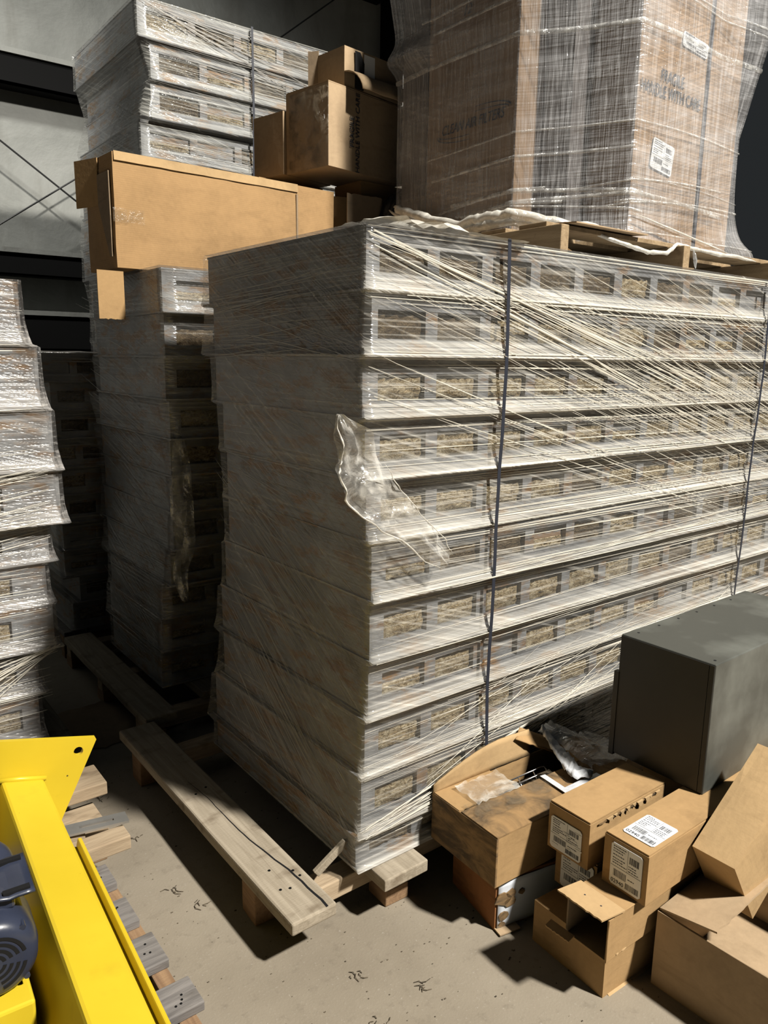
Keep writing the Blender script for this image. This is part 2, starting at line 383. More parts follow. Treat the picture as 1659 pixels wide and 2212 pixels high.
class Prof:
    """outline of the wrap of a stack: for every height the four sides' positions"""
    def __init__(s, layers, gap=.004, smooth_left=True):
        # layers: list of (x0,x1,y0,y1,z0,z1) bottom to top
        s.k = []   # (z, x0, x1, y0, y1)
        s.lay = [(q[4], q[5]) for q in layers]
        for i, (x0, x1, y0, y1, z0, z1, il) in enumerate(layers):
            h = z1-z0; g = gap
            e = INS-.006; el = max(0, il-.006)
            s.k.append((z0+.004, x0-g, x1+g, y0-g, y1+g))
            s.k.append((z0+.16*h, x0+el*.45-g, x1-e*.45+g, y0+e*.45-g, y1-e*.45+g))
            s.k.append((z0+.38*h, x0+el*.85-g, x1-e*.85+g, y0+e*.85-g, y1-e*.85+g))
            s.k.append((z1-.03*h, x0+el-g, x1-e+g, y0+e-g, y1-e+g))
        z = layers[-1]
        if smooth_left:                      # the film spans the small steps of the end face
            zz_ = [q[0] for q in s.k]; mn = [min(q[1] for q in s.k if abs(q[0]-z_) < .10) for z_ in zz_]
            av = [sum(m_ for m_, b_ in zip(mn, zz_) if abs(b_-z_) < .12)/sum(1 for b_ in zz_ if abs(b_-z_) < .12) for z_ in zz_]
            s.k = [(q[0], min(q[1], a_), q[2], q[3], q[4]) for q, a_ in zip(s.k, av)]
        s.k.append((z[5]+.006, z[0]+el-g, z[1]-e+g, z[2]+e-g, z[3]-e+g))
    def bunch(s, z):
        for (a, c) in s.lay:
            if a-.004 <= z < c-.004: return max(0, 1-(z-a)/(.36*(c-a)))
        return 0
    def at(s, z):
        k = s.k
        if z <= k[0][0]: return k[0][1:]
        for i in range(len(k)-1):
            if z <= k[i+1][0]:
                f = (z-k[i][0])/max(1e-6, k[i+1][0]-k[i][0]); return tuple(k[i][j]*(1-f)+k[i+1][j]*f for j in range(1, 5))
        return k[-1][1:]

def film_skin(name, prof, mat, parent, nx=60, ny=26, sub=3, diag=(.33, -.5), amp=.0025, top=True, seed=0):
    zs = []
    for i in range(len(prof.k)-1):
        a, c = prof.k[i][0], prof.k[i+1][0]
        for j in range(sub): zs.append(a+(c-a)*j/sub)
    zs.append(prof.k[-1][0])
    V, F, UV, UD, UB = [], [], [], [], []
    per = []
    for i in range(ny): per.append(('L', 1-i/ny))
    for i in range(nx): per.append(('F', i/nx))
    for i in range(ny): per.append(('R', i/ny))
    for i in range(nx+1): per.append(('B', 1-i/nx))
    C = len(per)
    for z in zs:
        x0, x1, y0, y1 = prof.at(z)
        for (s, f) in per:
            if s == 'L': p = [x0, y0+(y1-y0)*f]; nrm = (-1, 0); u = -(y1-y0)*f; k = diag[1]
            elif s == 'F': p = [x0+(x1-x0)*f, y0]; nrm = (0, -1); u = (x1-x0)*f; k = diag[0]
            elif s == 'R': p = [x1, y0+(y1-y0)*f]; nrm = (1, 0); u = 3+(y1-y0)*f; k = diag[0]
            else: p = [x0+(x1-x0)*f, y1]; nrm = (0, 1); u = 6-(x1-x0)*f; k = diag[0]
            e = min(1, 6*f, 6*(1-f)) if s != 'B' else 1
            d = amp*(N3(u*3, z*22+seed, seed) + .8*N3(u*2+z*9, z*60, 3+seed))*e
            V.append((p[0]+nrm[0]*d, p[1]+nrm[1]*d, z)); UV.append((u+seed*3.1, z)); UD.append((u+seed, z+k*u)); UB.append((prof.bunch(z)*(.25 if s == 'L' else 1), .55 if s == 'L' else 1))  # film made clearer on the left side to darken that shaded face
    R = len(zs)
    for r in range(R-1):
        for c in range(C-1):
            a = r*C+c; F.append((a, a+1, a+C+1, a+C))
    if top:
        x0, x1, y0, y1 = prof.at(9); n0 = len(V); zt = zs[-1]
        nn, mm = 14, 10
        for r in range(mm+1):
            for c in range(nn+1):
                fx, fy = c/nn, r/mm; e = min(1, 8*fx*(1-fx), 8*fy*(1-fy))
                x, y = x0+(x1-x0)*fx, y0+(y1-y0)*fy
                V.append((x, y, zt+e*.006*N3(x*7, y*7, seed)+.0005)); UV.append((x, y)); UD.append((x, y+.3*x)); UB.append((.5, 1))
        for r in range(mm):
            for c in range(nn):
                a = n0+r*(nn+1)+c; F.append((a, a+1, a+nn+2, a+nn+1))
    me = bpy.data.meshes.new(name); me.from_pydata(V, [], F); me.materials.append(mat)
    l1 = me.uv_layers.new(name='flow'); l2 = me.uv_layers.new(name='diag'); l3 = me.uv_layers.new(name='bunch')
    for lp in me.loops:
        l1.data[lp.index].uv = UV[lp.vertex_index]; l2.data[lp.index].uv = UD[lp.vertex_index]; l3.data[lp.index].uv = UB[lp.vertex_index]
    for p in me.polygons: p.use_smooth = True
    me.update()
    return link(name, me, parent)

def strand_mesh(b, prof, side, a, c, width, off=.003, n=16, wob=.004):
    """a rope-like fold of film pulled tight over a face from a=(s,z) to c=(s,z)"""
    pts = []; ph = rnd(0, 50)
    for i in range(n+1):
        f = i/n; s = a[0]+(c[0]-a[0])*f; z = a[1]+(c[1]-a[1])*f + wob*N3(f*2.5+ph, ph)*math.sin(math.pi*f)
        x0, x1, y0, y1 = prof.at(z); o = {'F': y0, 'L': x0}[side]; s = max(s, x0+.006) if side == 'F' else max(s, y0+.004); pts.append([s, z, -o])
    # tight: upper hull of the outward offset
    hull = []
    for i, p in enumerate(pts):
        while len(hull) >= 2:
            (i1, d1), (i2, d2) = hull[-2], hull[-1]
            if (d2-d1)*(i-i1) <= (p[2]-d1)*(i2-i1): hull.pop()
            else: break
        hull.append((i, p[2]))
    out = []
    j = 0
    for i, p in enumerate(pts):
        while j < len(hull)-2 and hull[j+1][0] < i: j += 1
        (i1, d1), (i2, d2) = hull[j], hull[min(j+1, len(hull)-1)]
        d = d1 if i2 == i1 else d1+(d2-d1)*(i-i1)/(i2-i1)
        d = p[2] + min(d-p[2], .010)
        out.append((p[0], p[1], -d-off))
    k = len(b.v)
    for i, (s, z, o) in enumerate(out):
        f = i/n; wd = width*(.35+.65*math.sin(math.pi*min(1, max(0.02, f))))*(.8+.4*N3(f*9+ph))
        for (dz, do) in ((-wd, 0), (0, -wd*.9), (wd, 0)):
            b.v.append((s, o+do, z+dz) if side == 'F' else (o+do, s, z+dz))
    for i in range(n):
        q = k+i*3
        b.f += [(q, q+1, q+4, q+3), (q+1, q+2, q+5, q+4)]

def wrapped_stack(key, layers, film, strands, where, pitch=.2, wfrac=.79, sides='FL', wmode='mix', nx=60, ny=26, diag=(.33, .4), straps=(), mat='tray', seed=0, cat_label=None, top=True, dull=False, darks=()):
    n = len(layers)
    for i, (x0, x1, y0, y1, z0, z1, il) in enumerate(layers):
        tray(x0, x1, y0, y1, z0, z1, pitch, wfrac, 'grey slotted metal tray, %s in the %s' % (ORD[n-1-i], where), 'trays in the '+where, M[mat if i % 3 else 'tray2'], sides, 'dark' if i in darks else wmode, il=il)
    prof = Prof(layers)
    root = empty('stretch_wrap', ((layers[0][0]+layers[0][1])/2, (layers[0][2]+layers[0][3])/2, layers[0][4]))
    tag(root, cat_label, 'stretch wrap')
    inv = Matrix.Translation(-Vector(root.location))
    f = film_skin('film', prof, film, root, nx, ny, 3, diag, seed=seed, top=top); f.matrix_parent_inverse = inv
    if strands:
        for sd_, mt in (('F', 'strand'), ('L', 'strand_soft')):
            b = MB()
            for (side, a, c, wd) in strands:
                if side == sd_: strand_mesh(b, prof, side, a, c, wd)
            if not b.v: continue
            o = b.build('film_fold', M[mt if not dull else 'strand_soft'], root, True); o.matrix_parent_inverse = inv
            tag(o, 'rope-like folds of film', kind='stuff')
    for (s, side) in straps:
        b = MB(); pts = []
        zz = [layers[0][4]+.01+i*(layers[-1][5]-layers[0][4])/80 for i in range(81)]
        k0 = len(b.v)
        ymin = [min(prof.at(z2)[2] for z2 in [z+dz*.02 for dz in range(-9, 10)]) for z in zz]
        for i_, z in enumerate(zz):
            q = sum(ymin[max(0, i_-6):i_+7])/len(ymin[max(0, i_-6):i_+7]) - .004
            for ds in (-.0065, .0065): b.v.append((s+ds, q, z)); 
            for ds in (.0065, -.0065): b.v.append((s+ds, q+.001, z))
        for i in range(80):
            a = k0+4*i
            for j in range(4): b.f.append((a+j, a+(j+1) % 4, a+4+(j+1) % 4, a+4+j))
        o = b.build('strap', M['strap'], None)
        side_txt = {0: 'left', 1: 'right'}[0 if s < 2.3 else 1]
        tag(o, 'thin black strap running down the %s half of the %s' % (side_txt, where), 'strap', 'straps on the '+where)
    return prof

def fan(side, src, dst, n, wd=(.0012, .003), js=(.02, .02), jd=(.05, .12)):
    out = []
    for i in range(n):
        a = (src[0]+rnd(-1, 1)*js[0], src[1]+rnd(-1, 1)*js[1]); c = (dst[0]+rnd(-1, 1)*jd[0], dst[1]+rnd(-1, 1)*jd[1])
        out.append((side, a, c, rnd(*wd)*(1 if random.random() > .12 else 1.8)))
    return out
def rows(side, s0, s1, z0, z1, n, slope=0, wd=(.001, .0028), part=True, js=.03):
    out = []
    for i in range(n):
        z = rnd(z0, z1); a, c = s0, s1
        if part and random.random() < .55:
            L = (s1-s0)*rnd(.25, .7); a = rnd(s0, s1-L); c = a+L
        sl = slope+rnd(-1, 1)*js
        out.append((side, (a, z+sl*(a-s0)), (c, z+sl*(c-s0)), rnd(*wd)*(1 if random.random() > .1 else 1.8)))
    return out
def clampz(st, lo, hi):
    return [(s, (a[0], min(hi, max(lo, a[1]))), (c[0], min(hi, max(lo, c[1]))), w_) for (s, a, c, w_) in st]

# --- the large stack in the middle
ZM = [.152, .255, .432, .600, .770, .945, 1.112, 1.280, 1.442, 1.598, 1.760, 1.918]
XO = [.0, .018, .036, .048, .048, .046, .035, .02, .008, .0, .012, .022]
YO = [.0, .0, .01, .012, .008, .0, .012, .0, -.004, -.012, .0, .01]
YE = [2.50, 2.54, 2.50, 2.53, 2.49, 2.45, 2.43, 2.42, 2.44, 2.49, 2.50, 2.52]
LM = [(1.14+XO[i], 3.74+rnd(-.02, .02), 1.56+YO[i], YE[i], ZM[i], ZM[i+1], {9: .034, 10: .012}.get(i, .005)) for i in range(11)]
st = []
XL, XR = 1.16, 3.70
for z in ZM[1:]:
    st += rows('F', XL, XR, z-.03, z+.035, 7, 0, (.0008, .0022), js=.008)
st += rows('F', XL, XR, .9, 1.55, 46, -.01, (.0006, .0016), js=.012)
st += rows('F', XL, XR, .2, .95, 46, .02, (.0006, .0016), js=.02)
for i in range(120):                                   # long diagonals of the upper rows
    x = rnd(1.15, 3.0); z = rnd(1.50, 1.905); L = rnd(.7, 2.2); x2 = min(XR, x+L)
    if z-.45*(x-1.15) < 1.0: continue
    st.append(('F', (x, z), (x2, z-(x2-x)*rnd(.27, .33)), rnd(.0007, .0020)))
st += fan('F', (1.17, 1.89), (2.9, 1.45), 12, jd=(.5, .12))
st += fan('F', (1.16, .27), (2.2, .40), 12, jd=(.5, .08))
for i in range(30):
    x = rnd(1.2, 2.6); z = rnd(.22, .5); st.append(('F', (x, z), (min(XR, x+rnd(.5, 1.0)), z+rnd(.16, .26)), rnd(.0008, .002)))
# shaded left face
for i in range(46):
    z = rnd(1.62, 1.9); y = rnd(1.62, 2.1); st.append(('L', (y, z), (min(2.46, y+rnd(.3, .8)), z-rnd(.0, .05)), rnd(.0005, .0011)))
for i in range(40):
    z = rnd(1.0, 1.6); y = rnd(1.7, 2.1); y2 = min(2.42, y+rnd(.2, .5)); st.append(('L', (y, z), (y2, z+(y2-y)*rnd(.12, .25)), rnd(.0005, .0010)))
for i in range(100):
    y2 = rnd(1.62, 2.1); z2 = rnd(.22, 1.0); y = min(2.46, y2+rnd(.2, .6)); st.append(('L', (y, z2+(y-y2)*rnd(.56, .68)), (y2, z2), rnd(.0006, .0016)))
st += fan('L', (1.60, .26), (2.3, .72), 9, (.0006, .0014), jd=(.15, .10))
st += fan('L', (1.59, 1.61), (2.2, 1.70), 9, (.0006, .0012), jd=(.2, .06))
st = clampz(st, .17, 1.915)
wrapped_stack('main', LM, M['film'], st, 'large middle stack', straps=((1.635, 'F'), (3.13, 'F')),
    cat_label='cream streaked stretch film around the large tray stack in the middle', nx=70, ny=30, diag=(.31, .62), darks=(5, 9, 10))

# --- stack behind it to the left (shaded), on its own plank pallet
zc = [.152+i*(1.905-.152)/11 for i in range(12)]
xo = [.0, .02, -.02, .01, .03, .02, .03, .035, .02, .0, .01]; 
CX = [1.17, 1.18, 1.18, 1.20, 1.21, 1.21, 1.20, 1.17, 1.13, 1.11, 1.10]; CY = [3.08, 3.08, 3.06, 3.0, 2.98, 2.97, 2.95, 2.87, 2.80, 2.74, 2.72]
LC = [(CX[i], 3.75, CY[i], 3.21*CX[i]+.02*math.sin(i*2.1), zc[i], zc[i+1], .008) for i in range(11)]
st = []
for i in range(50):
    y2 = rnd(3.0, 3.4); z2 = rnd(.3, 1.8); y = min(3.8, y2+rnd(.2, .5)); st.append(('L', (y, z2+(y-y2)*(.15+.35*(1.9-z2)/1.6+rnd(-.05, .05))), (y2, z2), rnd(.0006, .0013)))
st += rows('F', 1.24, 2.0, .3, 1.9, 30, 0, (.0007, .0016), js=.02)
st = clampz(st, .17, 1.895)
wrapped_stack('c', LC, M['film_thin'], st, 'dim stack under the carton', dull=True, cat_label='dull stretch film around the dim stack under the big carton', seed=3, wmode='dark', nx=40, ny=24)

# --- tall stack at the back
za = [.152+i*(3.38-.152)/17 for i in range(18)]
xa = [rnd(-.02, .03) for i in range(17)]; xa[16] = .0; xa[15] = .06; xa[14] = .055; xa[13] = 0; xa[12] = .0
LA = [(1.62+xa[i], 4.15, 4.18+(.0 if i > 13 else .02), 5.28, za[i], za[i+1], .006) for i in range(17)]
st = rows('F', 1.66, 3.6, 2.4, 3.36, 60, -.03, (.0008, .0022), js=.03)
st += fan('F', (1.66, 3.36), (2.4, 3.2), 10, jd=(.5, .12))
for i in range(24):
    z = rnd(2.3, 3.2); y = rnd(4.25, 4.7); st.append(('L', (y+rnd(.2, .5), z-.1), (y, z+rnd(.0, .08)), rnd(.0007, .0014)))
st = clampz(st, 2.0, 3.37)
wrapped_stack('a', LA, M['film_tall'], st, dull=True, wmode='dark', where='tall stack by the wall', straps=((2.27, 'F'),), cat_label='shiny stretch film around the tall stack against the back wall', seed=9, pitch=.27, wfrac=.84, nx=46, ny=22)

# --- bright stack at the left edge of the picture
zl = [.135, .33, .50, .675, .83, .975, 1.175, 1.40, 1.625, 1.84]
xr = [.655, .665, .73, .72, .74, .785, .775, .745, .70]
LL = [(-.75+rnd(-.03, .03), xr[i], 2.92+[.0,.01,.0,.02,.03,.0,.0,.01,.02][i], 3.75, zl[i], zl[i+1], .024) for i in range(9)]
st = []
for z in zl[1:-1]: st += rows('F', -.2, .68, z-.04, z+.05, 8, .02, (.0009, .0026), js=.03)
st += rows('F', -.2, .68, .2, 1.8, 45, .04, (.0008, .002), js=.04)
for i in range(24):
    z = rnd(.9, 1.2); st.append(('F', (.0, z-.12), (.72, z), rnd(.001, .003)))
st += fan('F', (.70, .50), (.1, .3), 24, jd=(.2, .12))
st = clampz(st, .15, 1.83)
wrapped_stack('l', LL, M['film_left'], st, 'bright left edge stack', cat_label='bright white stretch film around the stack at the left edge', seed=5, pitch=.22, sides='F', nx=50, ny=10, mat='tray2', darks=(8, 7, 3))

# --- low dark stack between the two
zb = [.15+i*(1.60-.15)/10 for i in range(11)]
LB = [(1.00+.045*math.sin(i*1.9)+(.06 if i < 4 else 0), 1.40, 4.05, 4.8, zb[i], zb[i+1], .02) for i in range(10)]
st = clampz(rows('F', 1.06, 1.35, .3, 1.58, 40, 0, (.001, .0022), js=.05), .2, 1.59)
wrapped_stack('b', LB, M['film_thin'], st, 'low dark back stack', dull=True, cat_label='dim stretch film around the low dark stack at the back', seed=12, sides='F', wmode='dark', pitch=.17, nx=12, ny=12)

# ------------------------------------------------------------------ pallets
def plank_obj(name, x0, x1, y0, y1, z0, z1, mat, parent, bev=.004, warp=.0, tilt=0):
    """a board with slightly uneven long edges"""
    b = MB(); lx, ly = x1-x0, y1-y0; along_y = ly > lx; n = 10
    sec = []
    ph = rnd(0, 90)
    for i in range(n+1):
        f = i/n; q = .0025*N3(f*6+ph); r = .0025*N3(f*6+ph+40); wz = warp*math.sin(f*math.pi)
        if along_y: sec.append([(x0+q, y0+ly*f, z0+wz), (x1+r, y0+ly*f, z0+wz), (x1+r, y0+ly*f, z1+wz), (x0+q, y0+ly*f, z1+wz)])
        else: sec.append([(x0+lx*f, y1+q, z0+wz), (x0+lx*f, y0+r, z0+wz), (x0+lx*f, y0+r, z1+wz), (x0+lx*f, y1+q, z1+wz)])
    for s in sec: b.v += s
    for i in range(n):
        for j in range(4):
            a = 4*i+j; c = 4*i+(j+1) % 4; b.f.append((a, c, c+4, a+4))
    b.f += [(3, 2, 1, 0), (4*n, 4*n+1, 4*n+2, 4*n+3)]
    return b.build(name, mat, parent, bevel=bev)

def part_at(o, root):
    o.matrix_parent_inverse = Matrix.Translation(-Vector(root.location)); return o

r = empty('timber_pallet', (2.2, 2.1, 0)); tag(r, 'long low timber pallet of planks on blocks under the large middle stack', 'pallet')
pl = part_at(plank_obj('deck_plank', .885, 1.028, 1.505, 2.815, .112, .150, M['plank'], r, .006), r); pl['label'] = 'wide weathered plank with a long split'
# the split of that plank and its nail heads
b = MB(); pts = []
for i in range(26):
    f = i/25; y = 1.508+f*.80; x = .998-.050*f+.006*math.sin(f*9)+.004*N3(f*14); pts.append((x, y, .1502))
for i in range(25):
    wv = .0032*(1-i/25)+.0006; p, q = pts[i], pts[i+1]
    b.quad((p[0]-wv, p[1], p[2]), (p[0]+wv, p[1], p[2]), (q[0]+wv, q[1], q[2]), (q[0]-wv, q[1], q[2]))
b.build('split', M['black_hole'], pl)
for (x, y) in ((.93, 1.64), (.955, 1.63), (1.00, 1.69), (1.005, 1.66), (.945, 1.73), (.94, 2.22), (.985, 2.24)):
    b = MB(); b.tube([(x, y, .149), (x, y, .1513)], .0042, 8); b.build('nail_head', M['dark'], pl)
for (x0, x1, y0) in ((1.185, 1.345, 1.495), (1.72, 1.87, 1.60), (2.3, 2.45, 1.60), (2.9, 3.05, 1.6), (3.5, 3.65, 1.6)):
    part_at(plank_obj('deck_plank', x0, x1, y0, 2.5, .112, .150, M['plank'], r), r)
for y in (1.655, 2.62):
    part_at(plank_obj('stringer', .96, 3.6, y-.035, y+.035, .052, .112, M['plank_x'], r), r)
for (x, y, hb) in ((.935, 1.76, .112), (1.28, 1.60, .054), (.935, 2.66, .112), (1.3, 2.62, .054), (2.4, 1.65, .054), (3.5, 1.65, .054), (3.5, 2.6, .054)):
    b = MB(); b.box(-.042, .042, -.045, .045, 0, hb); o = b.build('block', M['wood_brown'], r, bevel=.004); o.location = (x-2.2, y-2.1, 0); o.rotation_euler = (0, 0, rnd(-.15, .15))
b = MB(); b.prism([(-.012, 0), (.012, 0), (.013, .10), (.004, .125), (-.008, .118)], 'y', -.007, .007)
o = b.build('wood_stake', M['plank'], bevel=.002, loc=(1.045, 1.64, .150), rot=(0, math.radians(52), math.radians(-8)))
tag(o, 'small pointed wooden stake leaning against the wrap above the plank', 'stake')

r = empty('timber_pallet', (2.2, 3.5, 0)); tag(r, 'timber pallet with a dusty shaded plank under the dim stack', 'pallet')
part_at(plank_obj('deck_plank', 1.00, 1.14, 2.84, 3.99, .112, .150, M['plank'], r, .006), r)
for x in (1.3, 2.0, 2.8, 3.5): part_at(plank_obj('deck_plank', x, x+.14, 2.95, 3.95, .112, .150, M['plank'], r), r)
for y in (2.95, 3.45, 3.95): part_at(plank_obj('stringer', 1.01, 3.6, y-.035, y+.035, .052, .112, M['plank_x'], r), r)
for y in (2.95, 3.45, 3.95):
    b = MB(); b.box(-.05, .05, -.045, .045, 0, .054); o = b.build('block', M['wood_brown'], r); o.location = (1.06-2.2, y-3.5, 0)
def simple_pallet(label, x0, x1, y0, y1, zt, nb=6, mat='wood_old'):
    r = empty('timber_pallet', ((x0+x1)/2, (y0+y1)/2, 0)); tag(r, label, 'pallet')
    for i in range(nb):
        x = x0+(x1-x0-.12)*i/(nb-1); part_at(plank_obj('deck_plank', x, x+.12, y0, y1, zt-.025, zt, M[mat], r), r)
    for y in (y0+.02, (y0+y1)/2-.03, y1-.08): part_at(plank_obj('stringer', x0, x1, y, y+.06, 0, zt-.025, M['wood_brown'], r), r)
simple_pallet('timber pallet at the foot of the bright stack, behind the yellow plate', -.7, .74, 2.88, 3.7, .133, 6, 'plank')
simple_pallet('timber pallet under the low dark stack at the back', 1.02, 1.40, 4.05, 4.8, .148, 3)
simple_pallet('timber pallet under the tall stack by the back wall', 1.65, 4.1, 4.2, 5.25, .150, 7)

# weathered pallet below the yellow beam
r = empty('weathered_pallet', (.1, 1.6, 0)); tag(r, 'weathered grey slatted pallet under the yellow beam', 'pallet')
for (y0, y1, xe) in ((1.955, 2.055, .585), (1.775, 1.885, .583), (1.60, 1.715, .592), (1.43, 1.525, .608), (1.25, 1.35, .60), (1.07, 1.17, .60), (.88, .99, .6), (.70, .80, .6)):
    sl = part_at(plank_obj('slat', -.55, xe, y0, y1, .115, .140, M['wood_old'], r, .003), r)
    for k in range(4):
        x, y = xe-.05+rnd(-.02, .02), (y0+y1)/2+rnd(-.03, .03)
        b = MB(); b.tube([(x, y, .139), (x, y, .1412)], .003, 6); b.build('nail_head', M['dark'], sl)
for x in (.546, .0, -.5): part_at(plank_obj('stringer', x, x+.042, .72, 2.05, .012, .115, M['wood_brown'], r), r)
for (y0, y1) in ((1.95, 2.04), (1.3, 1.4), (.8, .9)): part_at(plank_obj('bottom_slat', -.55, .58, y0, y1, 0, .014, M['wood_old'], r), r)
# loose lumber lying under the beam's far end
def lumber(label, x0, x1, y0, y1, z0, z1, yaw=0, mat='plank_x'):
    b = MB(); b.box(x0-x1, 0, 0, y1-y0, 0, z1-z0); o = b.build('timber_offcut', M[mat], bevel=.004, loc=(x1, y0, z0), rot=(0, 0, yaw))
    tag(o, label, 'timber', 'loose timber by the yellow beam'); return o
lumber('square cut pale timber block just right of the yellow end plate', .38, .700, 2.38, 2.52, .16, .205)
lumber('lower timber block beneath the square pale one by the yellow plate', .30, .660, 2.25, 2.42, .09, .127, .0)
lumber('wide flat board on the floor beneath the loose timber', .2, .655, 2.27, 2.45, .0, .088, 0, 'wood_brown')
lumber('rough ended timber lying right of the yellow flange with a split end', .30, .668, 1.985+.085, 2.055+.085, .145, .190)
lumber('small timber block between the yellow flange and the slotted bar', .38, .560, 2.15, 2.23, .142, .20, 0)
b = MB()
def slotplate(b, L, W, t_, s0, s1, sw):
    b.box(0, L, 0, (W-sw)/2, 0, t_); b.box(0, L, (W+sw)/2, W, 0, t_); b.box(0, s0, (W-sw)/2, (W+sw)/2, 0, t_); b.box(s1, L, (W-sw)/2, (W+sw)/2, 0, t_)
slotplate(b, .30, .055, .007, .16, .26, .012)
o = b.build('slotted_bar', M['metal_gal'], loc=(.385, 2.155, .215), rot=(0, .06, -.10)); tag(o, 'grey steel bar with a long slot poking out past the yellow flange', 'steel bar')

# ------------------------------------------------------------------ yellow beam with motor
yr = empty('yellow_steel_beam', (.437, 2.05, .469), (math.radians(-.5), math.radians(13), math.radians(-3.4)))
tag(yr, 'bright yellow painted steel beam with end plate lying on the grey pallet', 'steel beam')
b = MB(); b.box(-.108, 0, -1.75, .0, -.20, 0); b.build('beam', M['yellow'], yr, bevel=.008)
b = MB(); b.box(-.02, .130, -1.75, .0, -.226, -.212); b.build('bottom_flange', M['yellow'], yr, bevel=.003)
b = MB(); b.box(.118, .130, -1.75, .0, -.212, -.186); b.build('flange_lip', M['yellow'], yr, bevel=.004)
b = MB(); b.box(-.20, -.10, -1.75, -.1, -.226, -.21); b.build('bottom_flange', M['yellow'], yr, bevel=.003)
# plate with a hole, built as a strip round the hole
def holed_plate(outline, hc, hr, t_):
    b = MB(); n = 32; ring, out = [], []
    for i in range(n):
        a = 2*math.pi*i/n; d = Vector((math.cos(a), math.sin(a))); best = None
        for j in range(len(outline)):
            p, q = Vector(outline[j]), Vector(outline[(j+1) % len(outline)]); e = q-p; den = d.x*e.y-d.y*e.x
            if abs(den) < 1e-9: continue
            w_ = p-Vector(hc); tt = (w_.x*e.y-w_.y*e.x)/den; s_ = (w_.x*d.y-w_.y*d.x)/den
            if tt > 0 and -1e-6 <= s_ <= 1+1e-6 and (best is None or tt < best): best = tt
        ring.append((hc[0]+hr*d.x, hc[1]+hr*d.y)); out.append((a, (hc[0]+best*d.x, hc[1]+best*d.y)))
    for p in outline:
        out.append((math.atan2(p[1]-hc[1], p[0]-hc[0]) % (2*math.pi), p))
    out.sort(key=lambda t: t[0]); outp = [p for _, p in out]; angs = [a for a, _ in out]
    for y in (0, t_):
        for i in range(len(outp)):
            j = (i+1) % len(outp)
            def rp(a): return (hc[0]+hr*math.cos(a), hc[1]+hr*math.sin(a))
            p, q = outp[i], outp[j]; a0, a1 = rp(angs[i]), rp(angs[j])
            b.quad((a0[0], y, a0[1]), (p[0], y, p[1]), (q[0], y, q[1]), (a1[0], y, a1[1]))
    for i in range(len(outp)):
        j = (i+1) % len(outp); p, q = outp[i], outp[j]
        b.quad((p[0], 0, p[1]), (q[0], 0, q[1]), (q[0], t_, q[1]), (p[0], t_, p[1]))
        a0, a1 = (hc[0]+hr*math.cos(angs[i]), hc[1]+hr*math.sin(angs[i])), (hc[0]+hr*math.cos(angs[j]), hc[1]+hr*math.sin(angs[j]))
        b.quad((a0[0], 0, a0[1]), (a1[0], 0, a1[1]), (a1[0], t_, a1[1]), (a0[0], t_, a0[1]))
    return b
b = holed_plate([(-.30, .108), (.118, .108), (.122, .102), (.060, -.155), (.035, -.19), (-.30, -.19)], (.079, .070), .0125, .014)
b.build('end_plate', M['yellow'], yr)
b = MB(); b.tube([(-.112, -.004, .001), (-.06, -.004, .003), (.004, -.004, .001)], .007, 8); b.build('weld_bead', M['yellow'], yr, True)
# motor on the left of the beam
mr = empty('electric_motor', (.186, 1.40, .497), (0, 0, math.radians(-3.4))); mr.scale = (.98, .98, .98); tag(mr, 'dark navy electric motor with vented fan cover beside the yellow beam', 'motor')
b = MB(); n = 40
prof_ = [(-.02, .0), (-.02, .045), (-.017, .066), (-.006, .078), (.02, .083), (.10, .083), (.105, .079), (.25, .079), (.255, .083), (.29, .083)]
for (y, rr) in prof_:
    for j in range(n):
        a = 2*math.pi*j/n; b.v.append((rr*math.cos(a), y, rr*math.sin(a)))
for i in range(len(prof_)-1):
    for j in range(n):
        a = i*n+j; c = i*n+(j+1) % n; b.f.append((a, c, c+n, a+n))
b.build('housing', M['navy'], mr, True)
for k, rr in enumerate((.018, .030, .042, .054)):                  # curved vent slots of the fan cover
    for s in range(4):
        bb = MB(); pts = []
        for i in range(9):
            a = math.radians(s*90+12+i*66/8); pts.append((rr*math.cos(a), -.0205, rr*math.sin(a)))
        for i in range(8):
            p, q = Vector(pts[i]), Vector(pts[i+1]); c = Vector((0, -.0205, 0)); dp, dq = (p-c).normalized()*.0033, (q-c).normalized()*.0033
            bb.quad(p-dp, p+dp, q+dq, q-dq)
        bb.build('vent_slot', M['black_hole'], mr)
for k in range(4):
    a = math.radians(45+90*k); bb = MB(); bb.tube([(.076*math.cos(a), -.012, .076*math.sin(a)), (.076*math.cos(a), .006, .076*math.sin(a))], .006, 8); bb.build('bolt', M['navy'], mr)
b = MB()                                                     # folded mounting bracket on top, slotted ends
P = []
for i in range(15):
    f = i/14; x = -.13+f*.215
    row = []
    for j in range(9):
        y = j/8*.135; hgt = .098+.030*math.exp(-((x+.03)/.045)**2)*(.55+.45*math.cos(j/8*6.28)) + (.004 if f > .8 else 0)
        row.append((x, y+.02, hgt))
    P.append(row)
b.grid(P); br = b.build('mounting_bracket', M['navy'], mr, True); sd = br.modifiers.new('s', 'SOLIDIFY'); sd.thickness = .005
for y in (.035, .138):
    bb = MB(); bb.box(.03, .078, y-.006, y+.006, .098, .1075); bb.build('slot', M['black_hole'], br)
bb = MB(); bb.box(-.05, .05, .03, .12, .07, .10); bb.build('bracket_foot', M['navy'], mr, bevel=.006)
bb = MB(); bb.tube([(0, .27, .02), (0, .42, .02)], .055, 20); bb.build('gear_case', M['navy'], mr, bevel=.01)
b = MB(); b.box(-.16, .10, -.32, .28, -.295, -.25); b.box(-.12, .06, -.05, .25, -.25, -.08); o = b.build('motor_base', M['yellow'], mr, bevel=.006); o['label'] = 'yellow motor base'

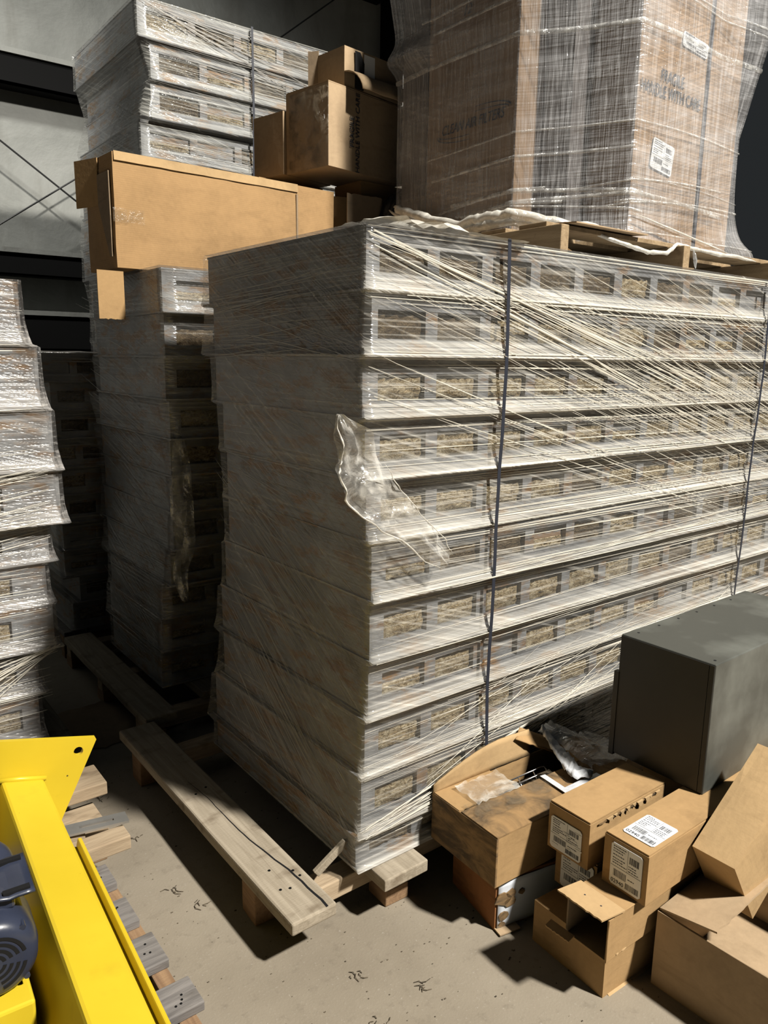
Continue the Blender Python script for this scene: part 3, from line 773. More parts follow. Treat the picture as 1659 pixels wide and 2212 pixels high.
# ------------------------------------------------------------------ cartons
def warp_box(w_, d_, h_, seed, bulge=.004, dent=.003, nx=10, ny=6, nz=5):
    b = MB()
    def P(x, y, z):
        p = Vector((x*w_, y*d_, z*h_)); cx_, cy_, cz_ = (x-.5)*2, (y-.5)*2, (z-.5)*2
        fx, fy, fz = 1-cx_*cx_, 1-cy_*cy_, 1-cz_*cz_
        o = Vector((0, 0, 0))
        for ax, c, g in ((0, cx_, fy*fz), (1, cy_, fx*fz), (2, cz_, fx*fy)):
            if abs(c) > .999: o[ax] += math.copysign(1, c)*(bulge*g + dent*N3(p.x*9+seed, p.y*9+ax*5, p.z*9)*min(1, g*3))
        o += Vector((N3(p.x*5+seed, 1, p.z*6), N3(2, p.y*5+seed, p.x*5), N3(p.x*6, p.y*6, seed)))*dent*.6
        if z < .001 : o.z = max(o.z, 0)
        return tuple(p+o)
    L = lambda n: [i/n for i in range(n+1)]
    b.grid([[P(x, 0, z) for x in L(nx)] for z in L(nz)]); b.grid([[P(x, 1, z) for x in L(nx)] for z in L(nz)])
    b.grid([[P(0, y, z) for y in L(ny)] for z in L(nz)]); b.grid([[P(1, y, z) for y in L(ny)] for z in L(nz)])
    b.grid([[P(x, y, 1) for x in L(nx)] for y in L(ny)]); b.grid([[P(x, y, 0) for x in L(nx)] for y in L(ny)])
    me = b.mesh('body')
    import bmesh
    bm = bmesh.new(); bm.from_mesh(me); bmesh.ops.remove_doubles(bm, verts=bm.verts, dist=1e-5); bmesh.ops.recalc_face_normals(bm, faces=bm.faces); bm.to_mesh(me); bm.free()
    return me
def ragged_panel(L, W, t_, seed, rag=.006, n=18):
    """thin board in the x/y plane whose far edge is torn"""
    b = MB(); top, bot = [], []
    for i in range(n+1):
        x = L*i/n; e = W + rag*(N3(i*1.7+seed, seed)+.6*N3(i*4.1, seed)); top.append((x, 0, t_)); bot.append((x, e, t_))
    for i in range(n):
        p, q, c, d = top[i], top[i+1], bot[i+1], bot[i]
        dn = lambda v: (v[0], v[1], 0)
        b.quad(p, q, c, d); b.quad(dn(p), dn(d), dn(c), dn(q)); b.quad(d, c, dn(c), dn(d)); b.quad(q, p, dn(p), dn(q))
    b.quad(top[0], bot[0], (bot[0][0], bot[0][1], 0), (0, 0, 0)); b.quad(top[n], (L, 0, 0), (bot[n][0], bot[n][1], 0), bot[n])
    return b
def carton(label, loc, yaw, w_, d_, h_, mat='card', seed=0, group=None, bulge=.003, dent=.0025, seams=True, rot=None, flapmat=None):
    r = empty('cardboard_carton', loc, rot if rot else (0, 0, yaw)); tag(r, label, 'carton', group)
    me = warp_box(w_, d_, h_, seed, bulge, dent); me.materials.append(M[mat]); link('body', me, r)
    if seams:   # closing flap on top whose ragged edge overhangs the near side
        b = ragged_panel(w_-.004, d_-.004, .004, seed+3, .0015)
        b.build('top_flap', M[flapmat or mat], r, loc=(.002, .002, h_+bulge*.55))
    return r
def text_mesh(s, size, mat, parent, loc, rot, shear=0, extrude=.0006, align='CENTER', spacing=1.0, name='lettering', sx=1):
    cu = bpy.data.curves.new('t', 'FONT'); cu.body = s; cu.size = size; cu.shear = shear; cu.extrude = extrude; cu.align_x = align; cu.align_y = 'CENTER'; cu.space_character = spacing; cu.space_line = .95
    cu.resolution_u = 3
    tmp = bpy.data.objects.new('t', cu); col.objects.link(tmp); bpy.context.view_layer.update()
    me = bpy.data.meshes.new_from_object(tmp.evaluated_get(bpy.context.evaluated_depsgraph_get())); bpy.data.objects.remove(tmp)
    me.materials.clear(); me.materials.append(mat); me.name = name
    o = link(name, me, parent); o.location = loc; o.rotation_euler = rot; o.scale = (sx, 1, 1); return o
def shipping_label(parent, loc, rot, w_, h_, seed, number=None, torn=False):
    """white paper label in its own x/y plane with bar codes and print"""
    rs = random.Random(seed)
    b = MB(); k = .006; b.prism([(k, 0), (w_-k, 0), (w_, k), (w_, h_-k), (w_-k, h_), (k, h_), (0, h_-k), (0, k)], 'z', 0, .0008)
    lab = b.build('paper_label', M['paper'], parent, loc=loc, rot=rot); lab['label'] = 'white printed paper label'
    p = MB(); z0, z1 = .0008, .0012
    def bars(x, y, ww, hh):
        u = x
        while u < x+ww:
            t_ = rs.choice((.0006, .001, .0016, .002)); p.box(u, min(u+t_, x+ww), y, y+hh, z0, z1); u += t_+rs.choice((.0007, .0011, .0017))
    def line(x, y, ww, hh=.0022):
        u = x
        while u < x+ww:
            t_ = rs.uniform(.002, .007); p.box(u, min(u+t_, x+ww), y, y+hh, z0, z1); u += t_+.0016
    bars(w_*.60, h_*.70, w_*.30, h_*.16); bars(w_*.12, h_*.22, w_*.40, h_*.17); bars(w_*.52, h_*.06, w_*.42, h_*.14)
    for q in (.92, .86, .80, .72, .64, .58, .52): line(w_*.07, h_*q, w_*rs.uniform(.2, .48))
    for q in (.62, .56, .50, .30): line(w_*.58, h_*q, w_*rs.uniform(.2, .34))
    p.box(w_*.02, w_*.98, h_*.455, h_*.463, z0, z1); p.box(w_*.54, w_*.546, h_*.46, h_*.98, z0, z1)
    p.build('print', M['ink'], lab)
    if number: text_mesh(number, h_*.13, M['ink'], lab, (w_*.26, h_*.10, .0009), (0, 0, 0))
    if torn:
        t2 = MB(); rs2 = random.Random(seed+1)
        for i in range(10):
            x, y = rs2.uniform(.05, .85)*w_, rs2.uniform(.05, .9)*h_; t2.box(x, x+rs2.uniform(.01, .025), y, y+rs2.uniform(.002, .006), .0013, .0017)
        t2.build('scuff', M['paper'], lab)
    return lab
LEFT = (math.pi/2, 0, -math.pi/2)     # on a left end: x of the label runs towards the camera
FRONT = (math.pi/2, 0, 0)

GB = 'cartons piled on the floor at right'
# far column: soaked lower carton with a white side, torn carton on top
r = carton('water stained carton with a white printed side, lowest beside the wooden block', (1.428, 1.298, 0), -.20, .41, .227, .160, 'card_rust', 3, GB, seams=False)
b = MB(); P = []
for i in range(25):
    x = .006+i/24*.395; row = []
    for j in range(9):
        row.append((x, -.003-.002*N3(x*20, j), .008+j/8*.145))
    P.append(row)
b.grid(P); o = b.build('white_panel', M['white_card'], r, True); sd = o.modifiers.new('s', 'SOLIDIFY'); sd.thickness = .0015; o['label'] = 'white printed side panel'
for (x, z, s_) in ((.02, .10, .045), (.045, .085, .035), (.025, .045, .03), (.02, .02, .018), (.05, .11, .03), (.085, .105, .018)):
    b = MB(); k = 9; poly = [(x+s_*.6*math.cos(6.283*i/k)*(1+.4*N3(i*3.3, x*90)), z+s_*.42*math.sin(6.283*i/k)*(1+.5*N3(i*2.1, z*70))) for i in range(k)]
    b.prism(poly, 'y', -.0085, -.005); b.build('torn_patch', M['card_dirty'], r)
b = ragged_panel(.07, .03, .004, 4, .008); b.build('torn_edge', M['card_pale'], r, loc=(.0, -.03, .004), rot=(0, 0, 0))

ku = empty('cardboard_carton', (1.398, 1.276, .164), (0, 0, -.043)); tag(ku, 'torn open carton with stained end and metal racks inside', 'carton', GB)
W_, D_, H_ = .66, .28, .150
def panel(name, x0, x1, y0, y1, z0, z1, mat, par, seed=0):
    me = warp_box(x1-x0, y1-y0, z1-z0, seed, .001, .002, 10, 6, 4); me.materials.append(M[mat]); return link(name, me, par, loc=(x0, y0, z0))
panel('end_panel', 0, .006, 0, D_, 0, H_, 'card_dirty', ku, 4)
panel('side_panel', 0.006, W_, 0, .006, 0, H_, 'card', ku, 5)
panel('side_panel', 0.006, W_, D_-.006, D_, 0, H_, 'card', ku, 6)
panel('end_panel', W_-.006, W_, .006, D_-.006, 0, H_, 'card', ku, 7)
panel('bottom_panel', .006, W_-.006, .006, D_-.006, 0, .006, 'card', ku, 8)
b = ragged_panel(W_-.004, .150, .005, 12, .003); b.build('top_flap', M['card_dirty'], ku, loc=(.002, .0, H_)) 
b = ragged_panel(.225, .12, .005, 17, .008); b.build('top_flap', M['card'], ku, loc=(.002, D_, H_+.003), rot=(math.radians(180), 0, 0))
b = ragged_panel(.155, .125, .005, 21, .010); b.build('top_flap', M['card'], ku, loc=(.50, D_, H_+.003), rot=(math.radians(180), 0, 0))
b = MB(); P = []                                             # raised back flap, curling up to the right
for i in range(21):
    f = i/20; x = f*.41; hh = .028+.070*math.sin(min(1, f*1.35)*1.57)-.012*f*f
    P.append([(x, D_-.002+.012*j/5*f, H_+hh*j/5+.002*N3(i*.9)) for j in range(6)])
b.grid(P); o = b.build('raised_flap', M['card_light'], ku, True); sd = o.modifiers.new('s', 'SOLIDIFY'); sd.thickness = .005; o['label'] = 'torn flap standing up at the back'
def to_local(p, o, yaw):
    d = Vector(p)-Vector(o); c_, s_ = math.cos(-yaw), math.sin(-yaw); return (c_*d.x-s_*d.y, s_*d.x+c_*d.y, d.z)
b = MB(); P = []
for i in range(13):
    f = i/12; A = Vector((1.744, 1.535, .391)).lerp(Vector((1.900, 1.485, .312)), f); r_ = .006*N3(i*1.3, 7)
    P.append([to_local(A+Vector((.05, .03, .012))*(j/4)+Vector((0, 0, -.004*math.sin(j))), (1.398, 1.276, .164), -.043) if j else to_local(A+Vector((0, 0, r_)), (1.398, 1.276, .164), -.043) for j in range(5)])
b.grid(P); o = b.build('torn_flap', M['card'], ku, True); sd = o.modifiers.new('s', 'SOLIDIFY'); sd.thickness = .004
b = MB(); b.grid([[(.02+.36*i/14, .075+.09*j/5, H_+.0085+.006*abs(N3(i*.7, j*.9))) for j in range(6)] for i in range(15)])
b.build('clear_tape', M['tape'], ku, True)
b = MB(); b.grid([[(.06+.17*i/12, .14+.11*j/6, H_+.010+.022*abs(N3(i*.55+3, j*.8))) for j in range(7)] for i in range(13)])
b.build('loose_tape', M['sheet'], ku, True)
rk = empty('wire_rack', (1.755, 1.495, .185), (0, 0, -.04)); tag(rk, 'chrome wire rack inside the torn carton', 'wire rack')
for i in range(4):
    b = MB(); z = .098-.014*i; y = .0-.012*i
    b.tube([(-.07, y, z), (.075, y+.0, z+.002), (.085, y-.002, z+.001), (.087, y-.012, z-.004), (.085, y-.025, z-.035)], .0026, 6); b.build('wire', M['wire'], rk, True)
for x in (-.03, .04): 
    b = MB(); b.tube([(x, .005, .098), (x, -.04, .05)], .002, 6); b.build('wire', M['wire'], rk, True)
b = MB(); b.box(-.1, .1, -.06, .05, -.008, .045); o = b.build('rack_base', M['dark'], rk)
# white and clear plastic bag spilling out
b = MB(); P = []
for i in range(22):
    f = i/21; row = []
    for j in range(13):
        g = j/12; x = 1.85+.22*f+.02*N3(f*5, g*4)+.03*g; y = 1.53-.05*f-.20*g+.02*N3(f*6+9, g*5)
        z = .336+.075*math.exp(-((f-.2)/.35)**2)*(1-g)+.022*abs(N3(f*7, g*6, 4))
        row.append((x, y, z))
    P.append(row)
b.grid(P); o = b.build('clear_plastic_bag', M['bag_clear'], None, True); tag(o, 'crumpled clear plastic bag spilling from the torn carton', 'plastic bag')
b = MB(); P = []
pathc = [(1.85, 1.515, .405), (1.852, 1.49, .385), (1.85, 1.45, .360), (1.845, 1.415, .348), (1.83, 1.375, .342), (1.815, 1.34, .340), (1.85, 1.305, .338)]
for i in range(31):
    f = i/30*6; k = min(5, int(f)); q = f-k; a, c = Vector(pathc[k]), Vector(pathc[k+1]); p = a.lerp(c, q)
    wd = .012+.034*math.sin((i/30)**1.6*math.pi)
    P.append([(p.x+wd*(j/6-.5)*1.8, p.y+wd*(j/6-.5)*.9, p.z+.012*N3(i*.6, j*.9)+.006*N3(i*1.7, j*1.9, 4)+.014*math.sin(j/6*math.pi)) for j in range(7)])
b.grid(P); o = b.build('white_plastic_sheet', M['white_bag'], None, True); sd = o.modifiers.new('s', 'SOLIDIFY'); sd.thickness = .002
tag(o, 'crumpled white plastic sheet lying on the torn carton', 'plastic sheet')
b = MB(); b.prism([(0, 0), (.17, .0), (.17, .020), (.022, .020), (.028, .105), (.008, .108)], 'z', 0, .0015)
o = b.build('packing_slip_pouch', M['white_bag'], None, loc=(1.716, 1.303, .3255), rot=(0, 0, -.03)); tag(o, 'L shaped white torn pouch border on top of the torn carton', 'pouch')

# middle and near columns
kb = carton('largest brown carton on the floor with a worn front corner', (1.480, .966, 0), -.045, .52, .245, .128, 'card', 11, GB, bulge=.004, dent=.004, seams=False)
b = ragged_panel(.15, .035, .004, 6, .010); b.build('torn_flap', M['card_light'], kb, loc=(.01, .012, .132), rot=(math.radians(165), 0, math.radians(4)))
b = ragged_panel(.30, .02, .003, 8, .012); b.build('torn_edge', M['card_light'], kb, loc=(.02, .004, .004), rot=(math.radians(200), 0, 0))

k2 = carton('carton with a bar code label on its end, below the other labelled carton', (1.590, 1.085, .134), -.01, .36, .140, .124, 'card', 14, GB)
shipping_label(k2, (-.003, .118, .004), LEFT, .11, .112, 21, None)
k3 = carton('worn carton with a scuffed label on its end, beneath the dark cabinet corner', (1.552, 1.090, .262), -.01, .345, .138, .134, 'card', 15, GB, dent=.004)
shipping_label(k3, (-.0045, .126, .010), LEFT, .105, .094, 22, None, True)
for k in range(9):
    b = MB(); x = .06+.028*k+rnd(-.006, .006); L = rnd(.012, .026); dz = rnd(.006, .018)
    b.prism([(x, .133), (x+L, .134), (x+L*.8, .134-dz), (x+L*.3, .134-dz*rnd(.3, .8))], 'y', -.0065-rnd(0, .004), -.0045); b.build('torn_edge', M['card_light'], k3)
b = MB(); b.prism([(.03+.02*i, .126+.004*N3(i*1.7)) for i in range(14)]+[(.03+.02*i, .1305+.002*N3(i*2.1, 5)) for i in reversed(range(14))], 'y', -.0058, -.0044); b.build('torn_edge', M['card_dirty'], k3)
ko = empty('cardboard_carton', (1.452, .945, .134), (0, 0, -.015)); tag(ko, 'long carton with its end hanging open, below the label numbered carton', 'carton', GB)
W_, D_, H_ = .80, .128, .118
panel('bottom_panel', 0, W_, 0, D_, 0, .005, 'card', ko, 1); panel('side_panel', .0, W_, 0, .005, .005, H_, 'card', ko, 2); panel('side_panel', 0, W_, D_-.005, D_, .005, H_, 'card_grey', ko, 3)
panel('top_panel', .02, W_, 0, D_, H_, H_+.004, 'card', ko, 4); panel('end_panel', W_-.005, W_, .005, D_-.005, .005, H_, 'card', ko, 5)
b = ragged_panel(D_+.01, .095, .004, 13, .006); fl_ = b.build('end_flap', M['card_light'], ko, loc=(.055, -.005, H_+.005), rot=(math.radians(0), math.radians(0), math.radians(90))); fl_.rotation_euler = (math.radians(9), 0, math.radians(90))
for k in range(2):
    bb = MB(); bb.tube([(.04+.05*k, .045, .0038), (.04+.05*k, .045, .0048)], .0025, 6); bb.build('staple_hole', M['ink'], fl_)
b = ragged_panel(.07, .03, .004, 2, .003); b.build('end_flap', M['card'], ko, loc=(.0, .10, .006), rot=(0, math.radians(-8), math.radians(100)))

k5 = carton('long carton with a white label numbered 02940 on its top', (1.562, .920, .257), .0, .95, .130, .137, 'card', 19, GB, bulge=.002, dent=.002)
shipping_label(k5, (-.003, .106, .010), LEFT, .092, .118, 23, '02940')
shipping_label(k5, (.035, .105, .1435), (0, 0, -math.pi/2), .092, .118, 24, '02940')
# carton under the cabinet
carton('plain carton hidden in shade beneath the dark cabinet', (2.02, 1.09, 0), 0, .5, .15, .394, 'card', 25, GB)
# tilted carton at the right edge
kt = carton('tilted carton leaning over the open carton at the right edge', (1.745, .795, .357), 0, .25, .115, .36, 'card_light', 28, GB, seams=False, rot=(0, math.radians(57), 0))
# open carton in the corner
kop = empty('cardboard_carton', (1.640, .40, .0), (0, 0, .03)); tag(kop, 'open pale carton in the lower right corner with dark contents', 'carton', GB)
W_, D_, H_ = .46, .52, .215
panel('side_panel', 0, .006, 0, D_, 0, H_, 'card_pale', kop, 31); panel('side_panel', W_-.006, W_, 0, D_, 0, H_, 'card_pale', kop, 32)
panel('end_panel', .006, W_-.006, D_-.006, D_, 0, H_, 'card_pale', kop, 33); panel('end_panel', .006, W_-.006, 0, .006, 0, H_, 'card_pale', kop, 34)
panel('bottom_panel', .006, W_-.006, .006, D_-.006, 0, .006, 'card_pale', kop, 35)
b = ragged_panel(.34, .15, .005, 41, .008); b.build('top_flap', M['card_pale'], kop, loc=(.345, D_-.003, H_+.004), rot=(math.radians(10), 0, math.radians(180)))
for (x, y, z, L, a) in ((1.76, .66, .06, .12, .4), (1.88, .58, .08, .10, -.5), (1.76, .50, .05, .14, 1.1)):
    b = MB(); b.tube([(-L/2, 0, 0), (-L/2+.008, 0, 0), (L/2-.05, 0, 0), (L/2-.03, 0, 0), (L/2, 0, 0)], [.028, .034, .034, .015, .014], 16); o = b.build('plastic_bottle', M['green_glass'], None, True, loc=(x, y, z-.018), rot=(0, 0, a)); o.location.z = .041
    tag(o, {.4: 'dark green bottle nearest the flap in the open corner carton', -.5: 'dark green bottle at the right inside the open corner carton', 1.1: 'dark green bottle nearest the bottom edge in the corner carton'}[a], 'bottle', 'bottles in the open carton')
# dark steel cabinet
kc = empty('steel_cabinet', (1.922, .988, .400), (0, 0, .01)); tag(kc, 'dark grey steel cabinet standing on the cartons at right', 'cabinet')
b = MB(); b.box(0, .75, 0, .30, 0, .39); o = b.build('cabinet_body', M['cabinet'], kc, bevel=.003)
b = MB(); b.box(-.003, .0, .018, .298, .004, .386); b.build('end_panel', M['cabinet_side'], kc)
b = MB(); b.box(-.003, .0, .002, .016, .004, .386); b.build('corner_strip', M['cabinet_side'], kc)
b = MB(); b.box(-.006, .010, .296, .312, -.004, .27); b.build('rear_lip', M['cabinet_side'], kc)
for (x, y) in ((.05, .275), (.16, .275), (.27, .275), (.38, .275), (.49, .275), (.03, .02), (.6, .275)):
    b = MB(); b.tube([(x, y, .3895), (x, y, .3908)], .004, 8); b.build('rivet_hole', M['black_hole'], kc)

# ------------------------------------------------------------------ cartons above the dim stack
GU = 'cartons piled on the dim stack'
kbig = empty('cardboard_carton', (1.024, 2.95, 1.914), (0, 0, .05)); tag(kbig, 'big long brown carton lying on top of the dim stack', 'carton', GU)
me = warp_box(1.0, .27, .403, 50, .006, .004); me.materials.append(M['card_big']); link('body', me, kbig)
b = ragged_panel(.80, .032, .004, 51, .003); b.build('top_flap', M['card_light'], kbig, loc=(.005, -.004, .406), rot=(math.radians(-95), 0, 0))
b = MB(); b.box(-.004, .004, -.007, .0, .0, .36); b.build('seam', M['card_grey'], kbig, loc=(.80, 0, .005))
b = ragged_panel(.17, .13, .004, 53, .004); b.build('end_flap', M['card'], kbig, loc=(-.045, .25, .401), rot=(math.radians(90), math.radians(90), math.radians(-72))) 
b = MB(); b.grid([[(.0+.12*i/8-.01, -.010-.002*abs(N3(i, j)), .16+.05*j/4) for j in range(5)] for i in range(9)]); b.build('clear_tape', M['tape'], kbig, True)
b = MB(); b.grid([[(.72+.06*i/8, -.012-.008*abs(N3(i*.8, j*.9)), .10+.05*j/4) for j in range(5)] for i in range(9)]); b.build('torn_tape', M['sheet'], kbig, True)
b = ragged_panel(.10, .175, .004, 54, .003); o = b.build('hanging_flap', M['card'], kbig, loc=(-.075, .01, -.012), rot=(math.radians(-90), 0, 0))
b = MB(); b.prism([(0, 0), (.16, .0), (.02, -.30), (.0, -.30)], 'x', -.004, .0); b.build('end_flap', M['card_grey'], kbig, loc=(-.006, .02, .34))

kf = carton('taped brown carton printed FRAGILE HANDLE WITH CARE above the big carton', (1.948, 2.929, 2.405), .173, .50, .273, .331, 'card_pale', 60, GU, bulge=.004)
text_mesh('FRAGILE\nHANDLE WITH CARE', .036, M['ink'], kf, (.155, -.0075, .16), (math.pi/2, -math.pi/2, 0), sx=.95)
b = MB(); b.box(-.003, .003, .0, .25, 0, .32); b.grid([[(-.0075-.004*abs(N3(i*.5, j)), .05+.09*j/5+.01*N3(i*.4), .0+.33*i/14) for j in range(6)] for i in range(15)])
b.build('clear_tape', M['tape'], kf, True)
carton('narrow brown carton standing left of the carton printed FRAGILE', (1.885, 3.20, 2.405), .20, .3, .20, .265, 'card_pale', 61, GU, seams=False)
carton('brown carton supporting the narrow carton behind the big one', (1.82, 3.31, 1.912), .05, .36, .26, .491, 'card', 62, GU, seams=False)
kun = carton('brown carton with an open flap under the one printed FRAGILE', (2.215, 3.06, 1.912), .05, .42, .20, .491, 'card', 63, GU, seams=False)
b = ragged_panel(.19, .40, .005, 64, .006); b.build('open_flap', M['card_grey'], kun, loc=(-.16, -.10, .0), rot=(math.radians(90), 0, math.radians(-4)))
b = ragged_panel(.24, .40, .005, 65, .006); b.build('open_flap', M['card'], kun, loc=(-.19, .03, .0), rot=(math.radians(90), 0, math.radians(-32)))
kt2 = carton('open topped small carton with a paper label, highest of the carton pile', (2.055, 2.965, 2.749), .12, .36, .21, .16, 'card_pale', 66, GU, seams=False)
b = MB(); b.grid([[(.0+.40*i/12, -.05-.12*math.sin(j/6*1.5)-.01*N3(i*.4), .02-.0+.06*math.cos(j/6*2.2)*1-.04) for j in range(7)] for i in range(13)])
o = b.build('drooping_flap', M['card_pale'], kt2, True, loc=(.0, .05, .02)); sd = o.modifiers.new('s', 'SOLIDIFY'); sd.thickness = .004
b = ragged_panel(.05, .20, .005, 67, .003); b.build('side_flap', M['card_grey'], kt2, loc=(-.02, .22, -.02), rot=(math.radians(90), 0, math.radians(-60)))
b = MB(); b.box(0, .065, 0, .09, 0, .0008); o = b.build('paper_label', M['paper'], kt2, loc=(.11, -.0055, .06), rot=(math.pi/2, 0, 0))
b = MB(); b.prism([(0, 0), (.05, .0), (.055, .11), (.03, .15), (.0, .15)], 'x', -.001, .001); o = b.build('opening', M['black_hole'], kt2, loc=(.055, -.008, .0), rot=(0, 0, math.radians(-90)))
# black bag
b = MB(); P = []
for i in range(15):
    th = math.pi*i/14; row = []
    for j in range(25):
        ph = 2*math.pi*j/24; rr = 1+.12*N3(math.cos(ph)*2, math.sin(ph)*2, i*.35)+.05*N3(j*.9, i*.8)
        row.append((.165*rr*math.sin(th)*math.cos(ph), .08*rr*math.sin(th)*math.sin(ph), .21*rr*math.cos(th)))
    P.append(row)
b.grid(P); o = b.build('black_plastic_bag', M['black_bag'], None, True, loc=(2.37, 2.90, 2.145)); tag(o, 'shiny black plastic bag stuffed beside the brown flap above the stack', 'plastic bag')
carton('dusty carton edge right of the black bag, mostly hidden by the filter load', (2.55, 2.80, 1.912), .05, .28, .20, .42, 'card_grey', 69, GU, seams=False)

# ------------------------------------------------------------------ filter load on top of the main stack
lr = empty('timber_pallet', (2.8, 2.1, 1.925)); tag(lr, 'rough timber pallet on top of the large stack, under the filter cartons', 'pallet')
for x in (1.99, 2.69, 3.40): part_at(plank_obj('stringer', x, x+.04, 1.67, 2.75, 1.925, 2.022, M['wood_pallet'], lr, .003), lr)
for y in (1.74, 1.92, 2.1, 2.28, 2.46, 2.64): part_at(plank_obj('deck_plank', 2.0, 3.48, y, y+.12, 2.022, 2.038, M['wood_pallet'], lr, .002), lr)
GF = 'filter cartons of the wrapped load at top'
ZB, HC = 2.040, 1.22
p1 = carton('tall filter carton with a swoosh logo on the left of the wrapped load', (2.25, 2.13, ZB), 0, .30, .50, HC, 'card_load', 70, GF, .002, .001, seams=False)
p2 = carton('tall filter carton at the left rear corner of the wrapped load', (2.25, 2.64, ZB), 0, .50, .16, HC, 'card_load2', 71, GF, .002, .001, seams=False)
q1 = carton('tall filter carton printed FRAGILE at the front of the wrapped load', (2.50, 1.79, ZB), 0, .43, .32, HC, 'card_load', 72, GF, .002, .001, seams=False)
q2 = carton('tall filter carton at the right end of the wrapped load', (2.95, 1.80, ZB), 0, .25, .36, HC, 'card_load', 73, GF, .002, .001, seams=False)
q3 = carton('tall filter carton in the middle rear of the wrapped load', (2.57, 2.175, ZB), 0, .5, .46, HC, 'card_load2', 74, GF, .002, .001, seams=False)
carton('slim dark box added for shade behind film in the load corner gap', (2.385, 1.985, ZB), 0, .105, .13, HC, 'card_load2', 75, GF, .001, .001, seams=False)  # dark box added to stand for the shade inside this gap
text_mesh('FRAGILE\nHANDLE WITH CARE', .056, M['ink'], q1, (.205, -.0055, .548), (math.pi/2, 0, 0), sx=.72)
lab = shipping_label(q1, (.098, -.0055, .262), (math.pi/2, math.radians(8), 0), .14, .105, 77)
lab2 = shipping_label(q1, (.245, -.0055, .70), (math.pi/2, math.radians(4), 0), .17, .05, 78)
text_mesh('CLEAN AIR FILTERS', .052, M['ink_blue'], p1, (-.005, .235, .467), LEFT, shear=.25, sx=.78)
for (sgn, dz, mir) in ((1, .055, 1), (-1, -.055, -1)):
    for k in range(2):
        b = MB(); pts = []
        for i in range(15):
            f = i/14; a = math.radians(95*f); ry = (.19-.012*k)
            yy = .215-mir*(ry*math.sin(a)*1.0)+(.0 if mir > 0 else .03); zz = .467+mir*((.02+.018*(1-k))*math.cos(a)+.018)
            pts.append((-.0048, yy, zz))
        for i in range(14):
            wv = .0012+.0045*(i/14)**2*(1-k*.4); p, q = pts[i], pts[i+1]
            b.quad((p[0], p[1], p[2]-wv), (p[0], p[1], p[2]+wv), (q[0], q[1], q[2]+wv), (q[0], q[1], q[2]-wv))
        b.build('swoosh', M['ink_blue'], p1)
text_mesh('12', .05, M['ink'], p1, (-.005, .28, .88), LEFT, shear=.3)
b = MB(); b.box(2.928, 2.946, 1.784, 1.787, 2.045, 3.25); o = b.build('strap', M['strap'], None); tag(o, 'dark vertical strap down the right part of the filter load', 'strap')
# film hull of the load
lw_ = empty('stretch_wrap', (2.75, 2.2, ZB)); tag(lw_, 'milky stretch film wrapped round the tall filter cartons at top', 'stretch wrap')
poly = [(2.235, 2.82), (2.232, 2.45), (2.232, 2.12), (2.375, 1.955), (2.488, 1.776), (2.72, 1.768), (2.95, 1.774), (3.215, 1.79), (3.24, 2.15), (3.10, 2.62), (2.78, 2.83), (2.235, 2.82)]
pl_pts = []; acc = 0
for i in range(len(poly)-1):
    a, c = Vector(poly[i]), Vector(poly[i+1]); n = max(2, int((c-a).length/.03))
    for j in range(n): pl_pts.append((a.lerp(c, j/n), acc+(c-a).length*j/n))
    acc += (c-a).length
pl_pts.append((Vector(poly[-1]), acc))
zs = [2.03+i*1.26/70 for i in range(71)]
V, F, UV, UD = [], [], [], []
cen = Vector((2.75, 2.25))
def load_off(z, p):
    left = max(0, min(1, (2.5-p.x)/.25)); rightw = max(0, min(1, (p.x-3.0)/.2))
    o = .0
    o += .055*math.exp(-((z-2.03)/.05)**2)*(.25+.75*rightw+.4*left) + .05*rightw*math.exp(-((z-2.03)/.14)**2)
    o += .05*math.exp(-((z-2.84)/.05)**2)*left*(1 if p.y > 2.6 else .2) + .08*rightw*max(0, min(1, (z-2.5)/.35)) + .035*left*max(0, (z-2.86)/.2)*(1 if p.y > 2.6 else .3)
    return o
for z in zs:
    for (p, u) in pl_pts:
        d = (p-cen).normalized(); o = load_off(z, p)+.0015*N3(u*9, z*9)
        q = p+d*o; V.append((q.x, q.y, z)); UV.append((u, z)); UD.append((u, z+.18*math.sin(u*2.2)))
C = len(pl_pts)
for r_ in range(70):
    for c_ in range(C-1):
        a = r_*C+c_; F.append((a, a+1, a+C+1, a+C))
me = bpy.data.meshes.new('film'); me.from_pydata(V, [], F); me.materials.append(M['film_load'])
l1 = me.uv_layers.new(name='flow'); l2 = me.uv_layers.new(name='diag')
for lp in me.loops: l1.data[lp.index].uv = UV[lp.vertex_index]; l2.data[lp.index].uv = UD[lp.vertex_index]
for p in me.polygons: p.use_smooth = True
part_at(link('film', me, lw_), lw_)
def load_band(name, zf, wd, u0, u1, mat):
    b = MB(); P = []
    for (p, u) in pl_pts:
        if not (u0 <= u <= u1): continue
        z = zf(u); d = (p-cen).normalized(); row = []
        for j in range(4):
            zz = z+wd*(j/3-.5); q = p+d*(load_off(zz, p)+.003+.003*math.sin(j/3*math.pi)); row.append((q.x, q.y, zz))
        P.append(row)
    b.grid(P); return part_at(b.build(name, mat, lw_, True), lw_)
load_band('film_band', lambda u: 2.755+.004*math.sin(u*6), .018, 0, 2.1, M['film_band'])
load_band('film_band', lambda u: 2.425-.02*math.cos(u*2), .008, .2, 2.1, M['film_band'])
for k in range(22):
    zz = random.choice((rnd(2.06, 2.25), rnd(2.06, 2.4), rnd(2.8, 3.1), rnd(2.85, 3.0))); u0 = rnd(0, 1.2); ln = rnd(.3, 1.1); sl = rnd(-.06, .06)
    load_band('film_fold', lambda u, zz=zz, sl=sl, u0=u0: zz+sl*(u-u0)+.02*math.sin((u-u0)*3)*(1 if zz < 2.3 else 0), rnd(.004, .016), u0, u0+ln, M['film_band'])
